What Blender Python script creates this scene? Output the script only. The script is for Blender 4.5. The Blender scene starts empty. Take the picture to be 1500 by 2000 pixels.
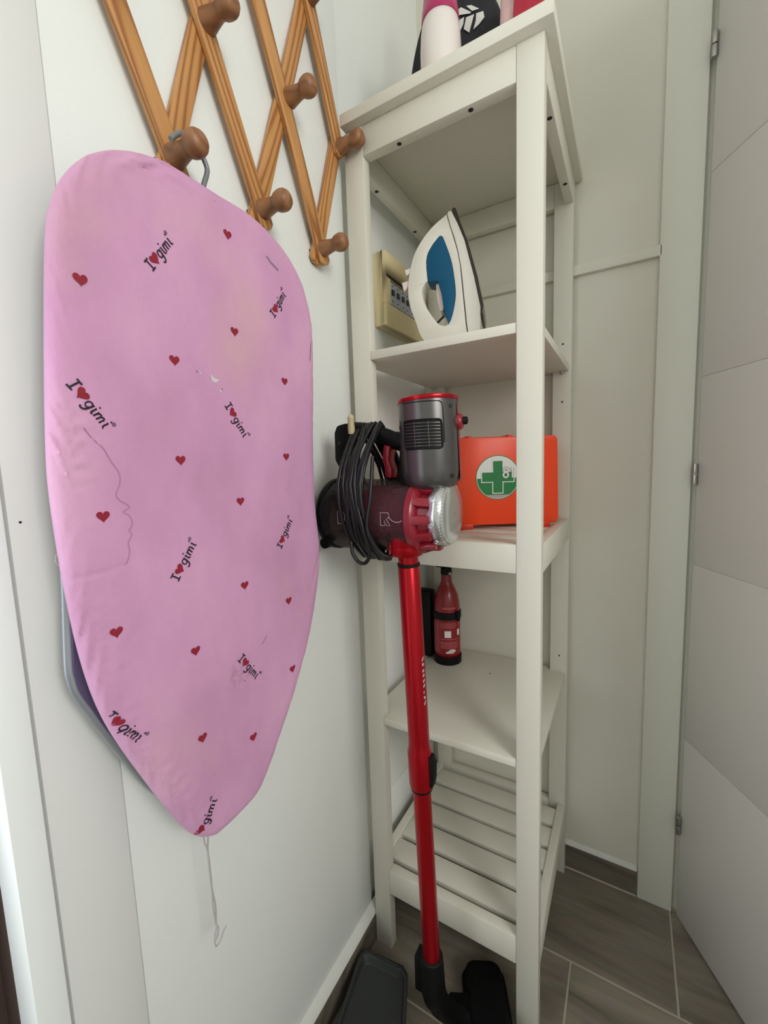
import bpy, bmesh, math, random
from mathutils import Vector, Matrix, noise
random.seed(7)
PI = math.pi
SC = bpy.context.scene
COL = SC.collection

# ------------------------------------------------------------------ camera
cam_data = bpy.data.cameras.new('camera')
cam_data.sensor_fit = 'HORIZONTAL'
cam_data.sensor_width = 36.0
cam_data.lens = 816.56 / 1500.0 * 36.0
cam_data.clip_start = 0.02
cam = bpy.data.objects.new('camera', cam_data)
COL.objects.link(cam)
RGT = Vector((0.86366437, 0.50289129, -0.03441236))
DWN = Vector((0.02567781, -0.11207422, -0.99336802))
FWD = Vector((-0.50341286, 0.85705293, -0.10970766))
cam.matrix_world = Matrix(((RGT.x, -DWN.x, -FWD.x, 0.47456), (RGT.y, -DWN.y, -FWD.y, -0.70755),
                           (RGT.z, -DWN.z, -FWD.z, 1.08524), (0, 0, 0, 1)))
SC.camera = cam

# ------------------------------------------------------------------ light
SC.view_settings.view_transform = 'Standard'
SC.view_settings.look = 'None'
SC.view_settings.exposure = -0.08
SC.view_settings.gamma = 1.0
SC.view_settings.use_curve_mapping = False
try:
    SC.cycles.use_denoising = True
    SC.cycles.max_bounces = 10
    SC.cycles.diffuse_bounces = 6
    SC.cycles.transparent_max_bounces = 12
    SC.cycles.sample_clamp_indirect = 4.0
except Exception:
    pass
world = bpy.data.worlds.new('daylight')
SC.world = world
world.use_nodes = True
bg = world.node_tree.nodes['Background']
bg.inputs[0].default_value = (0.86, 0.94, 1.0, 1)
bg.inputs[1].default_value = 1.0

def area(name, loc, aim, sx, sy, power, color, portal=False):
    l = bpy.data.lights.new(name, 'AREA')
    l.shape = 'RECTANGLE'; l.size = sx; l.size_y = sy; l.energy = power; l.color = color
    if portal:
        l.cycles.is_portal = True
    o = bpy.data.objects.new(name, l)
    o.location = loc
    o.rotation_euler = (Vector(aim) - Vector(loc)).to_track_quat('-Z', 'Y').to_euler()
    COL.objects.link(o)
    return o

# daylight through the window of the right wall, and the open doorway in the left wall
area('window_light', (1.95, -1.15, 1.80), (0.0, -0.45, 1.1), 0.80, 0.75, 25, (1.0, 0.99, 0.95))
area('doorway_light', (-0.16, -1.03, 1.35), (1.0, -1.03, 1.35), 0.85, 1.45, 11, (0.90, 0.96, 1.0))

# measured outlines, in metres
BOARD_OUTLINE = [(-0.4571,1.3932),(-0.4738,1.3822),(-0.4901,1.3652),(-0.5017,1.3484),(-0.5115,1.3269),(-0.5176,1.3035),(-0.5227,1.2644),(-0.5307,1.1867),(-0.5358,1.1302),(-0.5388,1.0863),(-0.5388,1.0459),(-0.5373,0.9996),(-0.5346,0.9559),(-0.5308,0.9152),(-0.5247,0.8758),(-0.516,0.8405),(-0.5035,0.8043),(-0.4889,0.767),(-0.4754,0.7332),(-0.4582,0.6934),(-0.4458,0.6682),(-0.4325,0.6509),(-0.4171,0.6391),(-0.4029,0.637),(-0.3846,0.637),(-0.3631,0.64),(-0.3417,0.6467),(-0.3185,0.6709),(-0.2954,0.7023),(-0.2695,0.7404),(-0.2402,0.7884),(-0.2182,0.8343),(-0.2003,0.8836),(-0.1906,0.9236),(-0.186,0.965),(-0.1911,1.0281),(-0.1905,1.081),(-0.1839,1.1769),(-0.1774,1.2561),(-0.1772,1.3022),(-0.1852,1.3362),(-0.199,1.3641),(-0.221,1.3866),(-0.2516,1.4034),(-0.2852,1.4122),(-0.3138,1.414),(-0.3401,1.4126),(-0.3674,1.413),(-0.3924,1.4122),(-0.4153,1.41),(-0.4368,1.4035)]
LETTERING = [((-0.4338,1.2911),(-0.4411,1.2966),(-0.4103,1.3249)),((-0.5219,1.1625),(-0.5135,1.1677),(-0.4974,1.1276)),((-0.3579,1.1609),(-0.3496,1.1654),(-0.3326,1.126)),((-0.265,1.2918),(-0.2713,1.2965),(-0.2411,1.3291)),((-0.4368,0.9702),(-0.4432,0.9762),(-0.4139,1.0068)),((-0.2791,0.9761),(-0.2847,0.9808),(-0.2551,1.012)),((-0.3672,0.8448),(-0.3615,0.8501),(-0.3438,0.8106)),((-0.521,0.8505),(-0.5206,0.8536),(-0.4985,0.818)),((-0.4375,0.6565),(-0.4486,0.6715),(-0.4155,0.692))]
HEARTS = [(-0.504,1.2564),(-0.3374,1.3647),(-0.3369,1.2538),(-0.4202,1.2039),(-0.2542,1.2071),(-0.4232,1.0983),(-0.2601,1.1022),(-0.3462,1.0465),(-0.5062,1.0468),(-0.3494,0.9389),(-0.2725,0.8953),(-0.5056,0.9347),(-0.4254,0.8828),(-0.2727,0.7917),(-0.426,0.777),(-0.3533,0.7336)]
CREASE = [(-0.5145,1.1284),(-0.5081,1.1183),(-0.5003,1.1106),(-0.4948,1.0988),(-0.4882,1.0866),(-0.4887,1.0768),(-0.4929,1.0673),(-0.4906,1.0617),(-0.484,1.0566),(-0.4819,1.0529),(-0.4881,1.0496),(-0.4822,1.0449),(-0.4806,1.036),(-0.4841,1.0314),(-0.4821,1.0261),(-0.4862,1.0191),(-0.4856,1.0113),(-0.4885,1.0017),(-0.4923,0.997)]
TEAR = [(-0.3763,1.198),(-0.3725,1.194),(-0.3641,1.193),(-0.3702,1.1885),(-0.3757,1.19)]
SCUFF = [(-0.274,1.3663),(-0.2671,1.3612),(-0.2533,1.3558)]
DIRT_SPOT = [0.053,-0.3648,0.8317]
IRON_OUTER = [(-0.0075,1.5515),(-0.0263,1.5389),(-0.0404,1.5272),(-0.0578,1.508),(-0.0712,1.4865),(-0.0782,1.4649),(-0.083,1.4387),(-0.0831,1.4116),(-0.0779,1.3864),(-0.0687,1.3605),(-0.0599,1.3354),(-0.0247,1.3376),(0.0288,1.3413),(0.0241,1.3942),(0.0194,1.4446),(0.0137,1.4753),(0.0066,1.5016),(-0.0005,1.5253)]
IRON_INNER = [(-0.0468,1.4324),(-0.0549,1.4225),(-0.0552,1.4105),(-0.0519,1.3965),(-0.0437,1.3792),(-0.0314,1.3601),(-0.0244,1.3511),(-0.0161,1.3453),(-0.0035,1.3452),(0.0051,1.3622),(0.0103,1.3855),(0.0112,1.4013),(0.0089,1.4253),(0.0039,1.4561),(-0.0039,1.4821),(-0.0118,1.5041),(-0.0144,1.5097),(-0.0178,1.5116),(-0.0213,1.5109),(-0.0326,1.4998),(-0.0428,1.4858),(-0.0463,1.4706),(-0.0451,1.4465),(-0.044,1.433)]
IRON_BLUE = [(-0.0178,1.5112),(-0.0213,1.5105),(-0.0326,1.4995),(-0.0425,1.4854),(-0.0459,1.4705),(-0.0446,1.4464),(-0.0435,1.4325),(-0.0229,1.429),(-0.0164,1.4051),(-0.0133,1.382),(-0.0095,1.3614),(-0.0035,1.3459),(0.0049,1.3623),(0.01,1.3856),(0.011,1.4013),(0.0086,1.4253),(0.0036,1.4559),(-0.0042,1.4817),(-0.0121,1.5038),(-0.0147,1.5094)]
IRON_INNERPAD = [(-0.0286,1.4261),(-0.0229,1.4279),(-0.0164,1.4024),(-0.0138,1.3807),(-0.0155,1.3756),(-0.0211,1.3763),(-0.0263,1.3984)]
IRON_SKIRT = [(-0.0061,1.5538),(-0.0033,1.559),(0.0015,1.5591),(0.0145,1.5277),(0.0274,1.4923),(0.0453,1.42),(0.0561,1.3663),(0.0526,1.3425),(0.0307,1.3411),(0.0259,1.394),(0.0211,1.4443),(0.0153,1.475),(0.0083,1.502),(0.0009,1.5257)]
IRON_SOLE = [(0.0022,1.5617),(0.0056,1.5651),(0.0096,1.5603),(0.0224,1.5225),(0.0379,1.4726),(0.0506,1.4192),(0.0602,1.3684),(0.0546,1.3435),(0.0571,1.3662),(0.0464,1.4198),(0.0287,1.4927),(0.0158,1.5281)]
IRON_BUTTON1 = [(-0.0906,1.4655),(-0.0774,1.4681),(-0.0759,1.4592),(-0.088,1.4543)]
IRON_BUTTON2 = [(-0.0974,1.4422),(-0.0807,1.4451),(-0.0812,1.4358),(-0.0932,1.4253)]
LEAF = [[(0.1851, 1.8829), (0.1973, 1.8833), (0.1956, 1.8728), (0.1894, 1.8645), (0.1849, 1.87)], [(0.201, 1.8807), (0.2158, 1.8786), (0.2113, 1.8666), (0.2063, 1.8536), (0.1963, 1.8644)], [(0.2195, 1.8777), (0.2322, 1.875), (0.2342, 1.8645), (0.2248, 1.8582), (0.2141, 1.8549), (0.2187, 1.8676)], [(0.1843, 1.9012), (0.1919, 1.9015), (0.2104, 1.8846), (0.2085, 1.8833), (0.1841, 1.8925)], [(0.2013, 1.8989), (0.2105, 1.8956), (0.225, 1.8824), (0.2122, 1.8852)]]

# ------------------------------------------------------------------ helpers
def S(r, g, b):
    f = lambda c: (c / 255) / 12.92 if c <= 10.31 else ((c / 255 + 0.055) / 1.055) ** 2.4
    return (f(r), f(g), f(b), 1.0)

def nodes_of(m):
    return m.node_tree.nodes, m.node_tree.links

def mat(name, col, rough=0.5, metal=0.0, var=0.0, scale=12.0, bump=0.0, bscale=80.0, spec=0.5, coat=0.0, stretch=(1, 1, 1)):
    m = bpy.data.materials.new(name); m.use_nodes = True
    n, l = nodes_of(m); p = n['Principled BSDF']
    p.inputs['Base Color'].default_value = col
    p.inputs['Roughness'].default_value = rough
    p.inputs['Metallic'].default_value = metal
    p.inputs['Specular IOR Level'].default_value = spec
    p.inputs['Coat Weight'].default_value = coat
    tc = n.new('ShaderNodeTexCoord'); mp = n.new('ShaderNodeMapping')
    mp.inputs['Scale'].default_value = stretch
    l.new(tc.outputs['Object'], mp.inputs['Vector'])
    t = n.new('ShaderNodeTexNoise'); t.inputs['Scale'].default_value = scale; t.inputs['Detail'].default_value = 5
    l.new(mp.outputs[0], t.inputs['Vector'])
    if var > 0:
        mx = n.new('ShaderNodeMix'); mx.data_type = 'RGBA'
        mx.inputs['A'].default_value = tuple(max(0, c * (1 - var)) for c in col[:3]) + (1,)
        mx.inputs['B'].default_value = tuple(min(1, c * (1 + var)) for c in col[:3]) + (1,)
        l.new(t.outputs['Fac'], mx.inputs['Factor']); l.new(mx.outputs['Result'], p.inputs['Base Color'])
    if bump > 0:
        b = n.new('ShaderNodeBump'); b.inputs['Strength'].default_value = bump; b.inputs['Distance'].default_value = 0.001
        t2 = n.new('ShaderNodeTexNoise'); t2.inputs['Scale'].default_value = bscale; t2.inputs['Detail'].default_value = 4
        l.new(mp.outputs[0], t2.inputs['Vector']); l.new(t2.outputs['Fac'], b.inputs['Height']); l.new(b.outputs[0], p.inputs['Normal'])
    return m

def ramp(n, stops):
    r = n.new('ShaderNodeValToRGB')
    els = r.color_ramp.elements
    while len(els) < len(stops): els.new(0.5)
    for e, (pos, c) in zip(els, stops):
        e.position = pos; e.color = c
    return r

def wood_mat(name, light, mid, dark, rough=0.38, freq=85.0, dist=9.0, mul=0.25):
    m = bpy.data.materials.new(name); m.use_nodes = True
    n, l = nodes_of(m); p = n['Principled BSDF']; p.inputs['Roughness'].default_value = rough
    tc = n.new('ShaderNodeTexCoord'); oi = n.new('ShaderNodeObjectInfo')
    ad = n.new('ShaderNodeVectorMath'); ad.operation = 'ADD'
    cb = n.new('ShaderNodeCombineXYZ')
    def frac(k, amp, off):
        a = n.new('ShaderNodeMath'); a.operation = 'MULTIPLY'; a.inputs[1].default_value = k; l.new(oi.outputs['Random'], a.inputs[0])
        f = n.new('ShaderNodeMath'); f.operation = 'FRACT'; l.new(a.outputs[0], f.inputs[0])
        g = n.new('ShaderNodeMath'); g.operation = 'MULTIPLY_ADD'; g.inputs[1].default_value = amp; g.inputs[2].default_value = off; l.new(f.outputs[0], g.inputs[0])
        return g.outputs[0]
    l.new(frac(5.3, 0.30, -0.45), cb.inputs[0]); l.new(frac(17.7, 0.050, -0.025), cb.inputs[1]); l.new(frac(31.1, 0.012, 0.006), cb.inputs[2])
    l.new(tc.outputs['Object'], ad.inputs[0]); l.new(cb.outputs[0], ad.inputs[1])
    mp = n.new('ShaderNodeMapping'); mp.inputs['Scale'].default_value = (0.085, 1, 1); l.new(ad.outputs[0], mp.inputs[0])
    w = n.new('ShaderNodeTexWave'); w.wave_type = 'RINGS'; w.rings_direction = 'SPHERICAL'
    w.inputs['Scale'].default_value = freq; w.inputs['Distortion'].default_value = dist
    w.inputs['Detail'].default_value = 2.0; w.inputs['Detail Scale'].default_value = 0.30
    l.new(mp.outputs[0], w.inputs['Vector'])
    r = ramp(n, [(0.0, dark), (0.35, mid), (1.0, light)]); l.new(w.outputs['Fac'], r.inputs[0])
    t = n.new('ShaderNodeTexNoise'); t.inputs['Scale'].default_value = 260; l.new(mp.outputs[0], t.inputs['Vector'])
    mx = n.new('ShaderNodeMix'); mx.data_type = 'RGBA'; mx.blend_type = 'MULTIPLY'; mx.inputs['Factor'].default_value = mul
    l.new(r.outputs[0], mx.inputs['A']); l.new(t.outputs['Color'], mx.inputs['B']); l.new(mx.outputs['Result'], p.inputs['Base Color'])
    return m

def catmull(pts, n_per=6, closed=True):
    out = []; N = len(pts); P = [Vector(p) for p in pts]
    rng = range(N) if closed else range(N - 1)
    for i in rng:
        if closed:
            a, b, c, d = P[i - 1], P[i], P[(i + 1) % N], P[(i + 2) % N]
        else:
            a, b, c, d = P[max(i - 1, 0)], P[i], P[i + 1], P[min(i + 2, N - 1)]
        for k in range(n_per):
            t = k / n_per
            out.append(0.5 * ((2 * b) + (c - a) * t + (2 * a - 5 * b + 4 * c - d) * t * t + (3 * b - a - 3 * c + d) * t ** 3))
    if not closed: out.append(P[-1])
    return out

class MB:
    """collects plain geometry, then links it as ONE mesh object"""
    def __init__(s): s.v = []; s.f = []
    def add(s, vs, fs):
        o = len(s.v); s.v += [Vector(v) for v in vs]; s.f += [tuple(i + o for i in f) for f in fs]; return s
    def box(s, x0, y0, z0, x1, y1, z1, M=None):
        vs = [Vector((x, y, z)) for x in (x0, x1) for y in (y0, y1) for z in (z0, z1)]
        if M: vs = [M @ v for v in vs]
        return s.add(vs, [(0, 1, 3, 2), (4, 6, 7, 5), (0, 4, 5, 1), (2, 3, 7, 6), (0, 2, 6, 4), (1, 5, 7, 3)])
    def prism(s, poly, h0, h1, axis='z', M=None):
        n = len(poly)
        def mk(a, b, h):
            v = {'z': (a, b, h), 'y': (a, h, b), 'x': (h, a, b)}[axis]
            v = Vector(v); return M @ v if M else v
        vs = [mk(p[0], p[1], h0) for p in poly] + [mk(p[0], p[1], h1) for p in poly]
        fs = [tuple(range(n))[::-1], tuple(range(n, 2 * n))] + [(i, (i + 1) % n, (i + 1) % n + n, i + n) for i in range(n)]
        return s.add(vs, fs)
    def lathe(s, org, axis, prof, seg=24, a0=0.0, a1=2 * PI, ref=None):
        org = Vector(org); ax = Vector(axis).normalized()
        u = Vector(ref) if ref else (Vector((0, 0, 1)) if abs(ax.z) < 0.9 else Vector((1, 0, 0)))
        u = (u - ax * u.dot(ax)).normalized(); w = ax.cross(u)
        full = abs(a1 - a0 - 2 * PI) < 1e-6
        cols = seg if full else seg + 1
        vs = []; fs = []
        for r, h in prof:
            for k in range(cols):
                t = a0 + (a1 - a0) * k / seg
                vs.append(org + ax * h + (u * math.cos(t) + w * math.sin(t)) * max(r, 1e-5))
        for i in range(len(prof) - 1):
            for k in range(seg):
                k2 = (k + 1) % cols
                fs.append((i * cols + k, i * cols + k2, (i + 1) * cols + k2, (i + 1) * cols + k))
        if full:
            if prof[0][0] > 1e-4: fs.append(tuple(range(cols))[::-1])
            if prof[-1][0] > 1e-4: fs.append(tuple(range((len(prof) - 1) * cols, len(prof) * cols)))
        return s.add(vs, fs)
    def tube(s, path, r, seg=10, closed=False, cap=True):
        P = [Vector(p) for p in path]; n = len(P)
        R = r if isinstance(r, (list, tuple)) else [r] * n
        tang = []
        for i in range(n):
            a = P[i - 1] if (i > 0 or closed) else P[i]; b = P[(i + 1) % n] if (i < n - 1 or closed) else P[i]
            tang.append((b - a).normalized())
        u = tang[0].orthogonal().normalized(); vs = []; fs = []
        for i in range(n):
            u = (u - tang[i] * u.dot(tang[i])).normalized(); w = tang[i].cross(u)
            for k in range(seg):
                t = 2 * PI * k / seg; vs.append(P[i] + (u * math.cos(t) + w * math.sin(t)) * R[i])
        for i in range(n if closed else n - 1):
            j = (i + 1) % n
            for k in range(seg):
                k2 = (k + 1) % seg; fs.append((i * seg + k, i * seg + k2, j * seg + k2, j * seg + k))
        if not closed and cap:
            fs.append(tuple(range(seg))[::-1]); fs.append(tuple(range((n - 1) * seg, n * seg)))
        return s.add(vs, fs)
    def mesh(s, name, bevel=0.0, bseg=2, smooth=38, flip=True):
        bm = bmesh.new()
        for v in s.v: bm.verts.new(v)
        bm.verts.ensure_lookup_table()
        for f in s.f:
            try: bm.faces.new([bm.verts[i] for i in f])
            except ValueError: pass
        bmesh.ops.remove_doubles(bm, verts=bm.verts, dist=1e-6)
        if flip: bmesh.ops.recalc_face_normals(bm, faces=bm.faces)
        if bevel > 0:
            es = [e for e in bm.edges if len(e.link_faces) == 2 and e.calc_face_angle(0) > 0.5]
            bmesh.ops.bevel(bm, geom=es, offset=bevel, segments=bseg, profile=0.5, affect='EDGES', clamp_overlap=True)
        lim = math.radians(smooth)
        for e in bm.edges:
            if len(e.link_faces) == 2: e.smooth = e.calc_face_angle(0) < lim
        for f in bm.faces: f.smooth = True
        me = bpy.data.meshes.new(name); bm.to_mesh(me); bm.free()
        return me
    def build(s, name, material, parent=None, **kw):
        return link(name, s.mesh(name, **kw), material, parent)

def world_off(p):
    o = Vector((0, 0, 0))
    while p is not None: o += p.location; p = p.parent
    return o

def link(name, me, material, parent=None, local=False):
    if material is not None and not me.materials: me.materials.append(material)
    o = bpy.data.objects.new(name, me); COL.objects.link(o)
    if parent is not None:
        o.parent = parent
        if not local: o.location = -world_off(parent)   # geometry is given in room coordinates
    return o

def tag(o, label=None, cat=None, group=None, kind=None):
    if label: o['label'] = label
    if cat: o['category'] = cat
    if group: o['group'] = group
    if kind: o['kind'] = kind
    return o

def thing(name, loc, label, cat, group=None):
    o = bpy.data.objects.new(name, None); o.location = loc; o.empty_display_size = 0.05
    COL.objects.link(o); return tag(o, label, cat, group)

def struct(name, mb, m, **kw):
    return tag(mb.build(name, m, **kw), kind='structure')

def parts(name, mbs, m, parent, **kw):
    return [mb.build(name, m, parent, **kw) for mb in mbs]

def ribbon(pts, w, closed=False):
    """flat stroke: list of 2D points -> (left, right) point pairs"""
    P = [Vector(p) for p in pts]; n = len(P); out = []
    for i in range(n):
        a = P[i - 1] if (i > 0 or closed) else P[i]; b = P[(i + 1) % n] if (i < n - 1 or closed) else P[i]
        t = (b - a); t = t.normalized() if t.length > 1e-9 else Vector((1, 0)); nn = Vector((-t.y, t.x))
        out.append((P[i] + nn * w / 2, P[i] - nn * w / 2))
    return out

# ------------------------------------------------------------------ materials
M = {}
M['wall'] = mat('white_wall_paint', S(229, 231, 227), 0.62, var=0.015, scale=3, bump=0.25, bscale=160)
M['wall_back'] = mat('old_white_wall_paint', S(218, 215, 202), 0.6, var=0.03, scale=4, bump=0.25, bscale=120)
M['ceiling'] = mat('ceiling_paint', S(232, 232, 228), 0.8, var=0.01)
M['casing'] = mat('cream_lacquer', S(216, 215, 202), 0.42, var=0.012, scale=5, bump=0.05, bscale=60)
M['casing_left'] = mat('white_lacquer', S(224, 224, 221), 0.45, var=0.015, scale=6, bump=0.08, bscale=70)
M['jamb'] = mat('white_jamb', S(240, 243, 241), 0.4, var=0.01)
M['door'] = mat('white_door_lacquer', S(208, 204, 196), 0.38, var=0.012, scale=4, bump=0.05, bscale=40)
M['shelf'] = mat('white_painted_pine', S(216, 213, 200), 0.42, var=0.02, scale=9, bump=0.10, bscale=50, stretch=(1, 1, 0.25))
M['dark_hole'] = mat('dark_hole', S(34, 30, 24), 0.8, var=0.1)
M['hole_rim'] = mat('hole_rim', S(190, 184, 168), 0.6, var=0.05)
M['grout'] = mat('grout', S(176, 166, 150), 0.85, var=0.08, scale=60)
M['caulk'] = mat('white_caulk', S(214, 214, 208), 0.7, var=0.05, scale=40, bump=0.4, bscale=90)
M['brown'] = mat('brown_frame', S(66, 50, 44), 0.5, var=0.1)
M['steel'] = mat('brushed_steel', S(176, 174, 168), 0.3, 1.0, var=0.05)
M['pine'] = wood_mat('lacquered_pine', S(208, 152, 92), S(196, 138, 78), S(160, 100, 50), 0.4, 50.0, 5.0)
M['peg'] = wood_mat('beech_peg', S(154, 106, 68), S(146, 98, 62), S(130, 85, 52), 0.45, 40.0, 5.0, 0.15)
M['rubber'] = mat('dark_bumper', S(46, 34, 28), 0.7, var=0.1)
M['wire'] = mat('grey_coated_wire', S(128, 132, 134), 0.4, 0.3, var=0.05)
M['tube'] = mat('grey_tube', S(158, 162, 168), 0.3, 0.55, var=0.04)
M['platform'] = mat('dark_mesh_platform', S(84, 76, 104), 0.6, 0.2, var=0.1, scale=200)
M['print_red'] = mat('red_print', S(140, 20, 44), 0.75, var=0.06, scale=300)
M['print_black'] = mat('black_print', S(34, 20, 38), 0.75, var=0.08, scale=300)
M['string'] = mat('drawstring', S(178, 172, 172), 0.8, var=0.05)
M['crease'] = mat('mauve_stain', S(180, 120, 158), 0.85, var=0.1, scale=200)
M['grey_stain'] = mat('grey_scuff', S(140, 118, 136), 0.85, var=0.15, scale=300)
M['tear'] = mat('torn_grey_lining', S(206, 196, 202), 0.9, var=0.15, scale=300)
M['iron_white'] = mat('iron_white_plastic', S(226, 223, 212), 0.3, var=0.012, coat=0.2)
M['iron_blue'] = mat('blue_tank', S(0, 82, 118), 0.35, var=0.04, spec=0.3)
M['iron_sole'] = mat('sole_metal', S(126, 120, 108), 0.28, 0.9, var=0.04)
M['iron_dark'] = mat('iron_dark_edge', S(58, 50, 40), 0.5, var=0.05)
M['pinkish'] = mat('pale_pink_plastic', S(226, 210, 206), 0.35, var=0.02)
M['orange'] = mat('orange_plastic', S(243, 70, 20), 0.38, var=0.03, scale=6, bump=0.08, bscale=150)
M['orange_dark'] = mat('orange_latch_plastic', S(222, 50, 24), 0.4, var=0.03)
M['white_print'] = mat('white_print', S(226, 226, 220), 0.5, var=0.01)
M['green_print'] = mat('green_print', S(0, 118, 52), 0.5, var=0.02)
M['grey_print'] = mat('grey_print', S(96, 112, 102), 0.5, var=0.02)
M['ext_red'] = mat('extinguisher_red', S(132, 10, 22), 0.32, var=0.04, coat=0.3)
M['ext_print'] = mat('extinguisher_print', S(176, 86, 90), 0.5, var=0.08, scale=120)
M['ext_label'] = mat('extinguisher_label_field', S(144, 38, 46), 0.5, var=0.08, scale=160)
M['black'] = mat('black_plastic', S(9, 9, 10), 0.55, var=0.1, spec=0.22)
M['black_soft'] = mat('matt_black_plastic', S(7, 7, 8), 0.7, spec=0.15, var=0.08, bump=0.2, bscale=300)
M['cord'] = mat('black_cord', S(14, 14, 18), 0.45, var=0.05)
M['vac_red'] = mat('red_anodised', S(166, 6, 22), 0.26, 0.62, var=0.03)
M['vac_red_plastic'] = mat('red_plastic', S(134, 18, 36), 0.32, var=0.04, coat=0.2)
M['vac_grey'] = mat('gunmetal_grey', S(92, 89, 88), 0.3, 0.7, var=0.03)
M['vac_silver'] = mat('chrome_silver', S(196, 198, 198), 0.22, 0.85, var=0.03)
M['vac_filter'] = mat('maroon_filter', S(190, 66, 104), 0.6, var=0.1, scale=60)
M['dust'] = mat('grey_dust', S(128, 116, 106), 0.9, var=0.2, scale=40)
M['outline_print'] = mat('pale_outline_print', S(176, 160, 164), 0.5, var=0.04)
M['beige'] = mat('beige_tag', S(196, 180, 142), 0.6, var=0.08)
M['cream'] = mat('yellowed_cream_plastic', S(228, 211, 164), 0.45, var=0.05, scale=14)
M['breaker'] = mat('grey_breaker', S(186, 188, 196), 0.45, var=0.1, scale=60)
M['breaker_dark'] = mat('dark_breaker_switch', S(50, 52, 62), 0.4, var=0.1)
M['pan'] = mat('dark_grey_plastic', S(34, 37, 36), 0.55, var=0.06, bump=0.15, bscale=200)
M['magenta'] = mat('magenta_cap', S(168, 14, 88), 0.35, var=0.03, coat=0.2)
M['bottle'] = mat('white_bottle', S(224, 216, 210), 0.32, var=0.015)
M['bag'] = mat('black_fabric', S(24, 23, 30), 0.7, var=0.12, bump=0.3, bscale=400)
M['pink_pouch'] = mat('pale_pink_fabric', S(206, 170, 168), 0.55, var=0.06)
M['red_pouch'] = mat('crimson_fabric', S(168, 26, 52), 0.5, var=0.06)
M['lamp'] = mat('lamp_white', S(240, 240, 236), 0.4)

def glass_mat(name, tint, alpha):
    m = bpy.data.materials.new(name); m.use_nodes = True
    n, l = nodes_of(m); p = n['Principled BSDF']; out = n['Material Output']
    p.inputs['Base Color'].default_value = tint; p.inputs['Roughness'].default_value = 0.12
    tr = n.new('ShaderNodeBsdfTransparent'); tr.inputs[0].default_value = (0.74, 0.69, 0.69, 1)
    t = n.new('ShaderNodeTexNoise'); t.inputs['Scale'].default_value = 30; t.inputs['Detail'].default_value = 4
    r = ramp(n, [(0.3, (alpha - 0.12,) * 3 + (1,)), (0.7, (alpha + 0.12,) * 3 + (1,))])
    l.new(t.outputs['Fac'], r.inputs[0])
    mx = n.new('ShaderNodeMixShader'); l.new(r.outputs[0], mx.inputs[0]); l.new(tr.outputs[0], mx.inputs[1]); l.new(p.outputs[0], mx.inputs[2])
    l.new(mx.outputs[0], out.inputs[0])
    return m
M['cup'] = glass_mat('smoked_clear_plastic', S(78, 70, 70), 0.26)

def tile_mat(name, dark=1.0):
    m = bpy.data.materials.new(name); m.use_nodes = True
    n, l = nodes_of(m); p = n['Principled BSDF']; p.inputs['Roughness'].default_value = 0.42
    tc = n.new('ShaderNodeTexCoord'); oi = n.new('ShaderNodeObjectInfo')
    cb = n.new('ShaderNodeCombineXYZ'); l.new(oi.outputs['Random'], cb.inputs[0]); l.new(oi.outputs['Random'], cb.inputs[1])
    sc = n.new('ShaderNodeVectorMath'); sc.operation = 'SCALE'; sc.inputs['Scale'].default_value = 23.0; l.new(cb.outputs[0], sc.inputs[0])
    ad = n.new('ShaderNodeVectorMath'); ad.operation = 'ADD'; l.new(tc.outputs['Object'], ad.inputs[0]); l.new(sc.outputs[0], ad.inputs[1])
    mp = n.new('ShaderNodeMapping'); mp.inputs['Scale'].default_value = (0.16, 1, 1); l.new(ad.outputs[0], mp.inputs[0])
    t = n.new('ShaderNodeTexNoise'); t.inputs['Scale'].default_value = 13; t.inputs['Detail'].default_value = 8; t.inputs['Roughness'].default_value = 0.62
    t.inputs['Distortion'].default_value = 0.7
    l.new(mp.outputs[0], t.inputs['Vector'])
    k = dark
    f = lambda r, g, b: tuple(c * k for c in S(r, g, b)[:3]) + (1,)
    r = ramp(n, [(0.28, f(78, 71, 61)), (0.45, f(118, 110, 97)), (0.58, f(133, 125, 112)), (0.78, f(152, 144, 130))])
    l.new(t.outputs['Fac'], r.inputs[0])
    t2 = n.new('ShaderNodeTexNoise'); t2.inputs['Scale'].default_value = 120; l.new(mp.outputs[0], t2.inputs['Vector'])
    mx = n.new('ShaderNodeMix'); mx.data_type = 'RGBA'; mx.blend_type = 'OVERLAY'; mx.inputs['Factor'].default_value = 0.18
    l.new(r.outputs[0], mx.inputs['A']); l.new(t2.outputs['Color'], mx.inputs['B']); l.new(mx.outputs['Result'], p.inputs['Base Color'])
    return m
M['tile'] = tile_mat('wood_look_tile')
M['skirting'] = tile_mat('wood_look_skirting', 0.72)

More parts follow.
